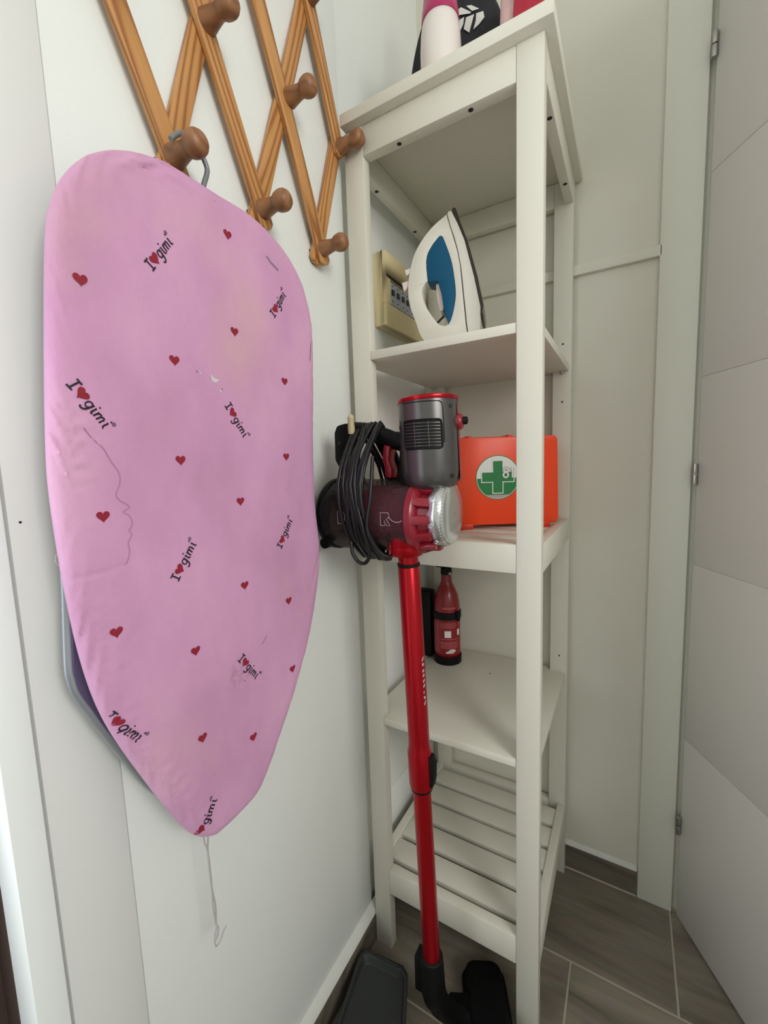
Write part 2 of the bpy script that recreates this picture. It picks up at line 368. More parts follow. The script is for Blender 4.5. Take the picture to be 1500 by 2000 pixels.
def cover_mat():
    m = bpy.data.materials.new('pink_cotton'); m.use_nodes = True
    n, l = nodes_of(m); p = n['Principled BSDF']; p.inputs['Roughness'].default_value = 0.9
    p.inputs['Specular IOR Level'].default_value = 0.15
    try: p.inputs['Sheen Weight'].default_value = 0.15
    except Exception: pass
    tc = n.new('ShaderNodeTexCoord')
    mp = n.new('ShaderNodeMapping'); mp.inputs['Scale'].default_value = (1, 1, 0.6); l.new(tc.outputs['Object'], mp.inputs[0])
    t = n.new('ShaderNodeTexNoise'); t.inputs['Scale'].default_value = 9; t.inputs['Detail'].default_value = 6; l.new(mp.outputs[0], t.inputs['Vector'])
    r = ramp(n, [(0.3, S(190, 138, 172)), (0.55, S(205, 152, 188)), (0.75, S(214, 164, 194))]); l.new(t.outputs['Fac'], r.inputs[0])
    # yellowed patches of wear
    t3 = n.new('ShaderNodeTexNoise'); t3.inputs['Scale'].default_value = 5.5; t3.inputs['Detail'].default_value = 3
    l.new(tc.outputs['Object'], t3.inputs['Vector'])
    r3 = ramp(n, [(0.55, (0, 0, 0, 1)), (0.74, (0.6, 0.6, 0.6, 1))]); l.new(t3.outputs['Fac'], r3.inputs[0])
    mx = n.new('ShaderNodeMix'); mx.data_type = 'RGBA'; mx.inputs['B'].default_value = S(208, 166, 170)
    l.new(r3.outputs[0], mx.inputs['Factor']); l.new(r.outputs[0], mx.inputs['A'])
    # brown dirty spot near the lower right lettering
    d = n.new('ShaderNodeVectorMath'); d.operation = 'DISTANCE'; d.inputs[1].default_value = (0.053, -0.3668, 0.8287)
    l.new(tc.outputs['Object'], d.inputs[0])
    rr = ramp(n, [(0.0, (1, 1, 1, 1)), (0.026, (0, 0, 0, 1))]); l.new(d.outputs['Value'], rr.inputs[0])
    t4 = n.new('ShaderNodeTexNoise'); t4.inputs['Scale'].default_value = 160; t4.inputs['Detail'].default_value = 4; l.new(tc.outputs['Object'], t4.inputs['Vector'])
    r4 = ramp(n, [(0.45, (0, 0, 0, 1)), (0.68, (0.5, 0.5, 0.5, 1))]); l.new(t4.outputs['Fac'], r4.inputs[0])
    mu = n.new('ShaderNodeMath'); mu.operation = 'MULTIPLY'; l.new(rr.outputs[0], mu.inputs[0]); l.new(r4.outputs[0], mu.inputs[1])
    mx2 = n.new('ShaderNodeMix'); mx2.data_type = 'RGBA'; mx2.inputs['B'].default_value = S(112, 84, 78)
    l.new(mu.outputs[0], mx2.inputs['Factor']); l.new(mx.outputs['Result'], mx2.inputs['A']); l.new(mx2.outputs['Result'], p.inputs['Base Color'])
    b = n.new('ShaderNodeBump'); b.inputs['Strength'].default_value = 0.35; b.inputs['Distance'].default_value = 0.0008
    tw = n.new('ShaderNodeTexNoise'); tw.inputs['Scale'].default_value = 700; tw.inputs['Detail'].default_value = 2
    l.new(tc.outputs['Object'], tw.inputs['Vector']); l.new(tw.outputs['Fac'], b.inputs['Height']); l.new(b.outputs[0], p.inputs['Normal'])
    return m
M['cover'] = cover_mat()

# ------------------------------------------------------------------ room
WX = -0.017        # face of the left wall
BY = 0.400         # face of the back wall
XR, YR, ZC = 2.0, -2.2, 2.45
floor = struct('floor', MB().box(WX - 0.3, YR - 0.1, -0.05, XR + 0.1, 1.6, -0.0006), M['grout'])
# wood-look tiles, each its own piece
TL, TW, G = 0.90, 0.2300, 0.0038
tile_me = MB().box(0, 0, -0.0085, TL - G, TW - G, 0.0).mesh('tile', bevel=0.0006, bseg=1)
tile_me.materials.append(M['tile'])
rows = [(0.167 + TW * k, (0.586, 0.393)[k % 2]) for k in range(-10, 1)]
for y0, xj in rows:
    k0 = -1
    for k in range(-1, 2):
        xs = xj + k * TL; xe = xs + TL
        xa, xb = max(xs, WX + 0.001), min(xe, XR)
        if xb - xa < 0.05: continue
        if xa == xs and xb == xe:
            t = link('tile', tile_me, None, floor, local=True)
            t.location = (xs + G / 2, y0 + G / 2, 0)
        else:
            me = MB().box(0, 0, -0.0085, xb - xa - G, TW - G, 0.0).mesh('tile', bevel=0.0006, bseg=1)
            me.materials.append(M['tile'])
            t = link('tile', me, None, floor, local=True); t.location = (xa + G / 2, y0 + G / 2, 0)

# left wall (painted panel from the door frame to the corner), opening, and the rest towards the camera
struct('wall_left', MB().box(WX - 0.12, -0.4822, 0, WX - 0.0115, BY + 0.12, ZC).box(WX - 0.12, -0.62, 2.15, WX, -0.4822, ZC)
       .box(WX - 0.12, -1.46, 2.12, WX, -0.62, ZC).box(WX - 0.12, YR - 0.1, 0, WX, -1.46, ZC), M['wall'])
struct('wall_left_panel', MB().box(WX - 0.0115, -0.4822, 0, WX, 0.0115, ZC), M['wall'], bevel=0.0006)
struct('wall_back', MB().box(WX - 0.12, BY, 0, 0.53, BY + 0.12, ZC).box(0.53, BY, 2.10, 1.48, BY + 0.12, ZC)
       .box(1.48, BY, 0, XR + 0.1, BY + 0.12, ZC), M['wall_back'])
# right wall with its window opening
struct('wall_right', MB().box(XR, YR - 0.1, 0, XR + 0.12, BY, 1.05).box(XR, YR - 0.1, 2.2, XR + 0.12, BY, ZC)
       .box(XR, YR - 0.1, 1.05, XR + 0.12, -1.6, 2.2).box(XR, -0.5, 1.05, XR + 0.12, BY, 2.2), M['wall'])
struct('wall_rear', MB().box(WX - 0.12, YR - 0.12, 0, XR + 0.12, YR, ZC), M['wall'])
struct('ceiling', MB().box(WX - 0.12, YR - 0.12, ZC, XR + 0.12, 1.6, ZC + 0.1), M['ceiling'])
# unseen low wall, added to keep window light off the lower corner
struct('added_shade_wall', MB().box(0.98, -1.75, 0, 1.08, -0.46, 0.80), M['wall'], bevel=0.004)
w1 = struct('window_1', MB().box(XR + 0.02, -1.60, 1.05, XR + 0.07, -1.54, 2.2), M['jamb'], bevel=0.003)
parts('frame_rail', [MB().box(XR + 0.02, -0.56, 1.05, XR + 0.07, -0.50, 2.2), MB().box(XR + 0.02, -1.539, 1.05, XR + 0.07, -0.561, 1.11), MB().box(XR + 0.02, -1.539, 2.14, XR + 0.07, -0.561, 2.2),
      MB().box(XR + 0.02, -1.07, 1.111, XR + 0.07, -1.03, 2.139)], M['jamb'], w1, bevel=0.003)
# passage behind the open door
struct('wall_passage', MB().prism([(0.41, BY + 0.12), (0.53, BY + 0.12), (0.53, 1.5), (1.48, 1.5), (1.48, BY + 0.12), (1.6, BY + 0.12), (1.6, 1.6), (0.41, 1.6)], 0, ZC), M['wall_back'])

# skirting tiles
bl = struct('baseboard_left', MB().box(WX + 0.0002, -0.4815, 0.0, -0.0015, 0.3925, 0.0665), M['skirting'], bevel=0.0008)
struct('trim_4', MB().prism([(WX, 0.0665), (-0.0012, 0.0668), (-0.004, 0.0735), (WX, 0.0815)], -0.4815, 0.3925, 'y'), M['caulk'])
bb = struct('baseboard_back', MB().box(-0.0015, 0.393, 0.0, 0.5165, BY, 0.0665), M['skirting'], bevel=0.0008)
struct('trim_5', MB().prism([(0.3924, 0.0667), (BY, 0.0667), (BY, 0.077), (0.3955, 0.072)], 0.0, 0.517, 'x'), M['caulk'])
struct('trim_6', MB().prism([(0.3895, 0.0003), (0.3932, 0.0003), (0.3932, 0.0025)], 0.0, 0.517, 'x'), M['grout'])
# cable trunking across the back wall
struct('trim_1', MB().box(0.02, 0.3885, 1.5012, 0.5225, BY, 1.5228), M['wall_back'], bevel=0.0012)
struct('trim_11', MB().box(WX - 0.0115, 0.0950, 0.0820, WX - 0.0055, 0.3920, 0.2705), M['wall'], bevel=0.0008)
# door casings
struct('trim_2', MB().box(0.5185, 0.3885, 0.0005, 0.5890, BY, 2.085), M['casing'], bevel=0.0015)
struct('trim_8', MB().box(0.5895, 0.3885, 2.015, 1.49, BY, 2.085), M['casing'], bevel=0.0015)
struct('trim_9', MB().box(1.42, 0.3885, 0.0005, 1.49, BY, 2.0148), M['casing'], bevel=0.0015)
struct('trim_7', MB().box(0.5760, 0.4015, 0.0005, 0.6010, BY + 0.11, 2.012), M['casing'], bevel=0.001)
struct('trim_10', MB().box(1.41, 0.4015, 0.0005, 1.435, BY + 0.11, 2.012), M['casing'], bevel=0.001)
struct('trim_3', MB().box(WX - 0.10, -0.5535, 0, WX + 0.0008, -0.4828, 2.15), M['casing_left'], bevel=0.0012)
dj = struct('door_2', MB().box(WX - 0.046, -0.5832, 0, WX + 0.0035, -0.5568, 2.12), M['jamb'], bevel=0.0012)
MB().box(WX - 0.03, -0.5567, 0, WX - 0.0075, -0.5530, 2.12).build('rebate', M['casing_left'], dj)
MB().box(WX - 0.046, -1.46, 2.095, WX + 0.003, -0.5834, 2.12).build('head_jamb', M['jamb'], dj, bevel=0.0012)
MB().box(WX - 0.046, -1.46, 0, WX + 0.003, -1.435, 2.0948).build('far_jamb', M['jamb'], dj, bevel=0.0012)
MB().prism([(WX - 0.12, -0.64), (WX - 0.085, -0.64), (WX - 0.085, -0.5834), (WX - 0.0464, -0.5834), (WX - 0.0464, -0.50), (WX - 0.12, -0.50)], 0, 2.15).build('outer_frame', M['brown'], dj)
MB().lathe((WX + 0.0008, -0.5445, 1.0445), (1, 0, 0), [(0.0, 0.0), (0.0012, 0.0), (0.0012, 0.0004), (0.0, 0.0004)], 10).build('nail_hole', M['dark_hole'], dj)

# the open door: a leaf of five flush boards split by grooves, swung towards the camera
DA = Vector((0.5975, 0.3805, 0)); DD = Vector((0.48246, -0.87592, 0)); DN = Vector((-0.87592, -0.48246, 0))
DM = Matrix(((DD.x, -DN.x, 0, DA.x), (DD.y, -DN.y, 0, DA.y), (0, 0, 1, 0), (0, 0, 0, 1)))
door = struct('door_1', MB().box(0.0, 0.0018, 0.009, 0.78, 0.038, 2.01, DM), M['door'])
zs = [0.007, 0.4527, 0.853, 1.243, 1.6288, 2.012]
for a, b in zip(zs, zs[1:]):
    MB().box(0.0, 0.0, a + 0.0005, 0.782, 0.0042, b - 0.0005, DM).build('panel', M['door'], door, bevel=0.0016)
for zc in (0.2419, 1.0452, 1.8500):
    h = MB()
    for k in (-1, 1):
        h.lathe((0.5935, 0.3760, zc + k * 0.0115), (0, 0, 1), [(0.0, -0.0105), (0.0048, -0.0105), (0.0052, -0.0095), (0.0052, 0.0095), (0.0048, 0.0105), (0, 0.0105)], 14)
    h.box(0.5895, 0.3800, zc - 0.022, 0.5975, 0.3830, zc + 0.022)
    h.build('hinge', M['steel'], door)
MB().box(0.70, -0.028, 1.00, 0.74, 0.0, 1.04, DM).box(0.62, -0.040, 1.01, 0.735, -0.026, 1.03, DM).build('door_handle', M['steel'], door, bevel=0.003)

# ------------------------------------------------------------------ shelf unit
W, D0, D1, PW = 0.354, 0.370, 0.392, 0.0400
su = thing('shelf_unit', (W / 2, 0.19, 0), 'tall white open shelf unit standing in the corner against the left wall', 'shelf')
SH = M['shelf']
for (x, y, nm) in ((0, 0, 'fl'), (W - PW, 0, 'fr'), (0, D0, 'bl'), (W - PW, D0, 'br')):
    p = MB()
    # foot slightly chamfered
    p.box(x, y, 0.0, x + PW, y + 0.022, 1.6995)
    po = p.build('post', SH, su, bevel=0.0014)
    if y > 0.1 and x > 0.1:
        for z in (1.350, 1.2195, 0.5982):
            MB().lathe((x + 0.0215, y + 0.0001, z), (0, -1, 0), [(0.0022, 0), (0.0022, 0.0004), (0, 0.0004)], 10).build('peg_hole', M['dark_hole'], po)
top = MB().box(0.0035, -0.0185, 1.6997, W + 0.0150, 0.3954, 1.7205).build('top_board', SH, su, bevel=0.0022)
def rails(z0, z1):
    MB().box(PW, 0.0005, z0, W - PW, 0.0225, z1).build('rail', SH, su, bevel=0.0018)
    MB().box(PW, D0, z0, W - PW, D1 - 0.001, z1).build('rail', SH, su, bevel=0.0018)
    a = MB().box(0.0005, 0.0222, z0, 0.0185, D0 - 0.0002, z1).build('rail', SH, su, bevel=0.0018)
    b = MB().box(W - 0.0185, 0.0222, z0, W - 0.0003, D0 - 0.0002, z1).build('rail', SH, su, bevel=0.0018)
    return a, b
ra, rb = rails(1.6490, 1.6995)
# screw holes under the top rails
def hole(x, y, z):
    MB().lathe((x, y, z + 0.0002), (0, 0, -1), [(0.0042, 0), (0.0042, 0.0006), (0.0030, 0.0007), (0, 0.0007)], 14).build('screw_hole', M['dark_hole'], su)
for x, y in ((0.1095, 0.0115), (0.2400, 0.0115), (0.3458, 0.0990), (0.3458, 0.2940), (0.0092, 0.10), (0.0092, 0.28)):
    hole(x, y, 1.6490)
rails(0.8954, 0.9458)
rails(0.1390, 0.1966)
def slats(z, n=5, y0=0.036):
    me = MB().box(-0.158, 0, -0.013, 0.158, 0.0535, 0).mesh('slat', bevel=0.0016); me.materials.append(SH)
    for k in range(n):
        s = link('slat', me, None, su, local=True)
        s.location = Vector((W / 2, y0 + 0.0655 * k, z)) - su.location
slats(0.9385); slats(0.1925)
def notched(z0, z1):
    e = 0.0006; a, b = PW + e, W - PW - e
    poly = [(a, 0.0008), (b, 0.0008), (b, 0.0226), (W - 0.005, 0.0226), (W - 0.005, D0 - e), (b, D0 - e), (b, D1), (a, D1), (a, D0 - e), (0.004, D0 - e), (0.004, 0.0226), (a, 0.0226)]
    return MB().prism(poly, z0, z1).build('shelf_board', SH, su, bevel=0.0011)
notched(1.2883, 1.3047); notched(0.5405, 0.5558)
MB().lathe((0.185, 0.285, 0.5558), (0, 0, 1), [(0.0020, -0.0003), (0.0020, 0.0004), (0, 0.0004)], 10).build('peg_hole', M['dark_hole'], su)
for x, y in ((0.335, 0.366), (0.012, 0.366)):
    MB().lathe((x, y, 1.2880), (0, 0, -1), [(0.0042, 0), (0.0042, 0.004), (0.003, 0.006), (0, 0.006)], 12).build('shelf_pin', M['steel'], su)

# ------------------------------------------------------------------ coat rack
LAY = 0.0088
cr = thing('coat_rack', (WX, -0.22, 1.66), 'folding accordion coat rack of varnished pine slats and pegs on the left wall', 'coat rack')
B = [(-0.362, 1.4555), (-0.2225, 1.4640), (-0.0830, 1.4660)]
MM = [(-0.4420, 1.6400), (-0.3000, 1.6470), (-0.1505, 1.6600), (-0.0170, 1.6680)]
T = [(-0.3850, 1.8340), (-0.2400, 1.8440), (-0.0860, 1.8560)]
def slat_obj(a, b, layer, ext=0.026):
    a, b = Vector(a), Vector(b); d = (b - a); Lg = d.length; d.normalize()
    n = 3; w = 0.0130
    poly = []
    for k in range(n + 1):
        t = -PI / 2 + PI * k / n; poly.append((Lg + ext - w * 0.55 + math.cos(t) * w * 0.55, math.sin(t) * w))
    for k in range(n + 1):
        t = PI / 2 + PI * k / n; poly.append((-ext + w * 0.55 + math.cos(t) * w * 0.55, math.sin(t) * w))
    me = MB().prism(poly, 0, LAY - 0.0004).mesh('slat', bevel=0.0012)
    o = link('slat', me, M['pine'], cr, local=True)
    x0 = WX + 0.0022 + layer * LAY
    X = Vector((0, d.x, d.y)); Z = Vector((1, 0, 0)); Y = Z.cross(X)
    o.matrix_local = Matrix.Translation(Vector((x0, a.x, a.y)) - cr.location) @ Matrix((X, Y, Z)).transposed().to_4x4()
    return o
for a, b in ((MM[0], B[0]), (T[0], B[1]), (T[1], B[2]), (T[2], MM[3])): slat_obj(a, b, 1, 0.016 if b == MM[3] else 0.026)
for a, b in ((B[0], T[1]), (B[1], T[2]), (B[2], MM[3]), (MM[0], T[0])): slat_obj(a, b, 0)
PX = WX + 0.0022 + 2 * LAY
peg_me = MB().lathe((0, 0, 0), (1, 0, 0), [(0.0060, -0.0176), (0.0060, -0.0005), (0.0138, -0.0004), (0.0134, 0.002), (0.0116, 0.010), (0.0100, 0.019), (0.0096, 0.0245), (0.0108, 0.0265),
        (0.0128, 0.0300), (0.0140, 0.0350), (0.0143, 0.0390), (0.0134, 0.0435), (0.0108, 0.0475), (0.0064, 0.0500), (0, 0.0510)], 28).mesh('peg')
peg_me.materials.append(M['peg'])
for (y, z) in B + MM + T:
    o = link('peg', peg_me, None, cr, local=True); o.location = Vector((PX, y, z)) - cr.location
    o.rotation_euler = (random.uniform(0, 6), 0, 0)
bump_me = MB().box(0, -0.011, -0.017, 0.0019, 0.011, 0.006).mesh('bumper', bevel=0.0008); bump_me.materials.append(M['rubber'])
for (y, z) in B:
    o = link('bumper', bump_me, None, cr, local=True); o.location = Vector((WX + 0.0002, y - 0.003, z - 0.004)) - cr.location
    o.rotation_euler = (0.3, 0, 0)

# ------------------------------------------------------------------ ironing board hung from the first peg
ib = thing('ironing_board', (0.04, -0.36, 1.40), 'small ironing board in a pink heart-print cotton cover hanging from a peg', 'ironing board')
OUT = catmull(BOARD_OUTLINE, 8)
for _ in range(6):
    OUT = [(OUT[i - 1] + OUT[i] * 2 + OUT[(i + 1) % len(OUT)]) / 4 for i in range(len(OUT))]
# even spacing
def resample(P, n):
    Q = P + [P[0]]; acc = [0]
    for a, b in zip(Q, Q[1:]): acc.append(acc[-1] + (b - a).length)
    out = []; j = 0
    for k in range(n):
        s = acc[-1] * k / n
        while acc[j + 1] < s: j += 1
        t = (s - acc[j]) / max(acc[j + 1] - acc[j], 1e-9); out.append(Q[j].lerp(Q[j + 1], t))
    return out
NB = 720
OUT = resample(OUT, NB)
area2 = sum(OUT[i - 1].x * OUT[i].y - OUT[i].x * OUT[i - 1].y for i in range(NB))
NRM = []
for i in range(NB):
    t = (OUT[(i + 6) % NB] - OUT[i - 6]).normalized(); nn = Vector((-t.y, t.x))
    NRM.append(nn if area2 > 0 else -nn)      # inward
CEN = Vector((-0.365, 1.05))
PROF = [(0.0, 0.0410), (0.0015, 0.0445), (0.004, 0.0478), (0.008, 0.0505), (0.013, 0.0522), (0.020, 0.0532), (0.030, 0.0536)]
def prof(d):
    if d <= 0: return PROF[0][1]
    for (a, xa), (b, xb) in zip(PROF, PROF[1:]):
        if d <= b: return xa + (xb - xa) * (d - a) / (b - a)
    return PROF[-1][1]
def wrinkle(y, z, d):
    """gathers of cloth along the near edge"""
    side = 1.0 if y < -0.36 else 0.35
    m = max(0.0, noise.noise(Vector((y * 9, z * 11, 3.1))) + 0.25)
    wd = 0.013 + 0.012 * m
    g = math.exp(-((d - 0.007) / wd) ** 2) * side * (0.35 + 1.3 * m)
    n1 = noise.noise(Vector((y * 20, z * 95 + d * 700 * (0.5 if z > 1.05 else -0.5), d * 60)))
    n2 = noise.noise(Vector((y * 60, z * 210 + d * 500, 7.7)))
    return 0.0030 * g * (n1 + 0.4 * n2)
def fold(y, z):
    f = 0.0
    d = abs((z - 0.9955) - 0.06 * (y + 0.515)); 
    if -0.54 < y < -0.49: f -= 0.0012 * math.exp(-(d / 0.0016) ** 2)
    d2 = abs((y + 0.205) - (z - 0.93) * 0.55)
    if 0.895 < z < 1.0 and y > -0.26: f -= 0.0016 * math.exp(-(d2 / 0.003) ** 2)
    return f + 0.0005 * math.sin(y * 45 + z * 17) * math.sin(z * 29)
import numpy as np
OA = np.array([[p.x, p.y] for p in OUT]); OBn = np.roll(OA, -1, 0)
def sdist(y, z):
    p = np.array([y, z]); e = OBn - OA; w = p - OA
    t = np.clip((w * e).sum(1) / (e * e).sum(1), 0, 1)
    d = np.sqrt((((w - e * t[:, None])) ** 2).sum(1)).min()
    c = ((OA[:, 1] > z) != (OBn[:, 1] > z)) & (y < (OBn[:, 0] - OA[:, 0]) * (z - OA[:, 1]) / (OBn[:, 1] - OA[:, 1] + 1e-12) + OA[:, 0])
    return d if c.sum() % 2 else -d
def surf(y, z, d):
    return prof(d) + wrinkle(y, z, d) + fold(y, z)
cov = MB(); rings = []
def ring(pts): rings.append(pts)
for ins, x in ((0.016, 0.0250), (0.006, 0.0255), (0.0015, 0.0300), (0.0004, 0.0350)):
    ring([(x, (OUT[i] + NRM[i] * ins).x, (OUT[i] + NRM[i] * ins).y) for i in range(NB)])
for d in (0.0, 0.0012, 0.0025, 0.004, 0.006, 0.008, 0.0105, 0.013, 0.016, 0.020, 0.025, 0.030):
    ring([(surf((OUT[i] + NRM[i] * d).x, (OUT[i] + NRM[i] * d).y, d), (OUT[i] + NRM[i] * d).x, (OUT[i] + NRM[i] * d).y) for i in range(NB)])
inner = [OUT[i] + NRM[i] * 0.030 for i in range(NB)]
for s in (0.93, 0.85, 0.76, 0.66, 0.56, 0.46, 0.36, 0.26, 0.16, 0.07):
    pts = []
    for i in range(NB):
        q = CEN.lerp(inner[i], s); pts.append((PROF[-1][1] + fold(q.x, q.y), q.x, q.y))
    ring(pts)
vs = [p for r in rings for p in r]; fs = []
for k in range(len(rings) - 1):
    for i in range(NB):
        j = (i + 1) % NB; fs.append((k * NB + i, k * NB + j, (k + 1) * NB + j, (k + 1) * NB + i))
fs.append(tuple((len(rings) - 1) * NB + i for i in range(NB)))
cov.add(vs, fs)
cover = cov.build('cover', M['cover'], ib, smooth=80)
# platform under the cover, leg frame, hook, drawstring
plat = [OUT[i] + NRM[i] * 0.010 for i in range(0, NB, 4)]
MB().prism([(p.x, p.y) for p in plat], 0.0175, 0.0340, 'x').build('platform', M['platform'], ib)
leg = catmull([(0.010, -0.470, 1.18), (0.009, -0.513, 1.06), (0.0085, -0.5219, 1.0026), (0.0085, -0.5236, 0.9777), (0.0085, -0.5263, 0.9427), (0.0085, -0.5290, 0.9033), (0.0085, -0.5283, 0.8888),
               (0.0085, -0.5255, 0.8730), (0.0085, -0.5165, 0.8495), (0.0085, -0.5072, 0.8255), (0.0085, -0.4853, 0.7741), (0.0085, -0.4631, 0.7260), (0.0085, -0.4400, 0.700), (0.0085, -0.3950, 0.688),
               (0.0085, -0.3500, 0.702), (0.0085, -0.3000, 0.745), (0.0085, -0.2500, 0.83), (0.0085, -0.2200, 0.92), (0.009, -0.220, 1.05), (0.010, -0.250, 1.18)], 6, closed=False)
MB().prism([(p.y, p.z) for p in leg[6:-6]], 0.0110, 0.0172, 'x').build('underside_plate', M['platform'], ib)
MB().tube(leg, 0.0058, 10).build('leg_frame', M['tube'], ib)
MB().tube([(0.010, -0.470, 1.18), (0.012, -0.36, 1.19), (0.010, -0.250, 1.18)], 0.005, 8).build('leg_hinge_bar', M['tube'], ib)
hook = catmull([(0.024, -0.3810, 1.4550), (0.024, -0.3755, 1.4622), (0.024, -0.3670, 1.4700), (0.023, -0.3580, 1.4725), (0.022, -0.3490, 1.4700), (0.022, -0.3395, 1.4630), (0.022, -0.3335, 1.4530),
                (0.022, -0.3345, 1.4440), (0.022, -0.3395, 1.4310), (0.022, -0.3425, 1.4190), (0.022, -0.3450, 1.4000), (0.021, -0.350, 1.33)], 6, closed=False)
tag(MB().tube(hook, 0.0030, 10).build('hook', M['wire'], ib), 'grey bent wire hook')
for off in (-0.0030, 0.0030):
    MB().tube(catmull([(0.032, -0.4185 + off, 0.650), (0.031, -0.4180 + off * 0.9, 0.630), (0.031, -0.4172, 0.612), (0.031, -0.4166 - off * 0.15, 0.580), (0.031, -0.4160 + off * 0.1, 0.556),
                       (0.031, -0.4150 + off * 0.55, 0.532), (0.031, -0.4148, 0.506)], 5, closed=False), 0.0011, 6).build('drawstring', M['string'], ib)
MB().tube(catmull([(0.031, -0.4148, 0.507), (0.031, -0.4135, 0.499), (0.031, -0.4165, 0.490), (0.031, -0.4185, 0.484), (0.031, -0.4170, 0.4775), (0.031, -0.4105, 0.4790), (0.031, -0.4055, 0.4860), (0.031, -0.4005, 0.4895)], 5, closed=False),
          [0.0007 + 0.0024 * max(0, 1 - abs(k - 8) / 8) if k < 17 else 0.0010 for k in range(36)], 7).build('string_knot', M['string'], ib)
MB().tube(catmull([(0.030, -0.5290, 1.018), (0.029, -0.5365, 1.0155), (0.029, -0.5375, 1.0075), (0.029, -0.5300, 0.998), (0.030, -0.5240, 0.990)], 5, closed=False), 0.00035, 5).build('loose_thread', M['string'], ib)

# printed hearts and lettering, laid on the cloth
def decal(polys, name, material, parent, lift=0.0006):
    """polys: quads/tris in the (y, z) plane of the board"""
    mb = MB()
    for poly in polys:
        vs = []; ok = True
        for p in poly:
            d = sdist(p[0], p[1])
            if d < 0.0006: ok = False; break
            vs.append((surf(p[0], p[1], d) + lift + (0.0004 if d < 0.024 else 0.0), p[0], p[1]))
        if ok: mb.add(vs, [tuple(range(len(vs)))])
    if mb.v: return mb.build(name, material, parent, flip=False, smooth=80)
def stroke(pts, w, closed=False):
    rb = ribbon(pts, w, closed); out = []
    n = len(rb)
    for i in range(n if closed else n - 1):
        a, b = rb[i], rb[(i + 1) % n]; out.append((a[0], a[1], b[1], b[0]))
    return out
def heart_outline(c, size, ux, uy, n=28):
    pts = []
    for k in range(n):
        t = 2 * PI * k / n
        x = 16 * math.sin(t) ** 3; y = 13 * math.cos(t) - 5 * math.cos(2 * t) - 2 * math.cos(3 * t) - math.cos(4 * t)
        pts.append(c + (ux * x + uy * (y + 2.5)) * (size / 32))
    return pts
def fan(pts, c): return [(c, pts[i], pts[(i + 1) % len(pts)]) for i in range(len(pts))]
def arcpts(cx, cy, rx, ry, a0, a1, n=12):
    return [(cx + rx * math.cos(math.radians(a0 + (a1 - a0) * k / n)), cy + ry * math.sin(math.radians(a0 + (a1 - a0) * k / n))) for k in range(n + 1)]
UY, UX = Vector((0, 1)), Vector((1, 0))
for (y, z) in HEARTS:
    c = Vector((y, z)); decal(fan(heart_outline(c, 0.0118, UX, UY), c), 'heart_print', M['print_red'], cover)
CAP, LEN = 0.0104, 0.0432
for (o, up, end) in LETTERING:
    o = Vector(o); end = Vector(end); bx = (end - o).normalized()
    ang = 55.6 if bx.y > 0 else -55.3
    bx = Vector((math.cos(math.radians(ang)), math.sin(math.radians(ang)))); by = Vector((-bx.y, bx.x))
    def mp(s, t, sl=0.0): return o + bx * (s * LEN) + by * (t * CAP) + bx * (sl * t * CAP)
    w = 0.00165; q = []
    q += stroke([mp(0, t / 4) for t in range(5)], w)
    for t in (0.03, 0.97): q += stroke([mp(-0.07, t), mp(0, t), mp(0.07, t)], w * 0.95)
    # g
    sl = 0.12
    q += stroke([mp(s, t, sl) for s, t in arcpts(0.425, 0.36, 0.058, 0.30, 20, 380, 16)], w * 0.9)
    q += stroke([mp(s, t, sl) for s, t in [(0.490, 0.68), (0.487, 0.40), (0.484, 0.10), (0.470, -0.20), (0.435, -0.36), (0.39, -0.38), (0.365, -0.24)]], w)
    # i m i
    for s0 in (0.565, 0.915):
        q += stroke([mp(s, t, sl) for s, t in [(s0 - 0.028, 0.60), (s0, 0.63), (s0, 0.35), (s0, 0.12), (s0 + 0.020, 0.0), (s0 + 0.045, 0.05)]], w)
        c = mp(s0 + 0.004, 0.95, sl); q += fan([c + Vector((math.cos(k), math.sin(k))) * w * 0.55 for k in [2 * PI * i / 8 for i in range(8)]], c)
    q += stroke([mp(s, t, sl) for s, t in [(0.630, 0.58), (0.650, 0.63), (0.650, 0.30), (0.650, 0.0)]], w)
    for s0 in (0.650, 0.735):
        q += stroke([mp(s, t, sl) for s, t in [(s0, 0.42), (s0 + 0.03, 0.60), (s0 + 0.065, 0.63), (s0 + 0.085, 0.50), (s0 + 0.085, 0.25), (s0 + 0.085, 0.0)]], w)
    # registered mark
    rc = mp(1.01, 1.02); q += stroke([rc + Vector((math.cos(2 * PI * k / 12), math.sin(2 * PI * k / 12))) * 0.0016 for k in range(12)], 0.0005, True)
    q += stroke([rc + bx * 0.0006 * a + by * 0.0008 * b for a, b in ((-0.7, -1), (-0.7, 1), (0.5, 0.8), (0.5, 0.1), (-0.6, 0), (0.8, -1))], 0.0004)
    decal(q, 'lettering', M['print_black'], cover)
    c = mp(0.215, 0.42); decal(fan(heart_outline(c, 0.0118, bx, by), c), 'heart_print', M['print_red'], cover, 0.0007)
tag(decal(stroke(catmull(CREASE, 4, closed=False), 0.0011), 'stain_line', M['crease'], cover, 0.0004), 'thin wavy mauve stain line')
q = []
tc_ = Vector((-0.3700, 1.1925)); q += fan([Vector(p) for p in TEAR], tc_)
for (y, z, r) in ((-0.3640, 1.1800, 0.0022), (-0.3895, 1.1965, 0.0013)):
    c = Vector((y, z)); q += fan([c + Vector((math.cos(2 * PI * k / 7), math.sin(2 * PI * k / 7))) * r * random.uniform(0.6, 1.2) for k in range(7)], c)
tag(decal(q, 'tears', M['tear'], cover, 0.0005), 'small pale tears in the cloth', kind='stuff')
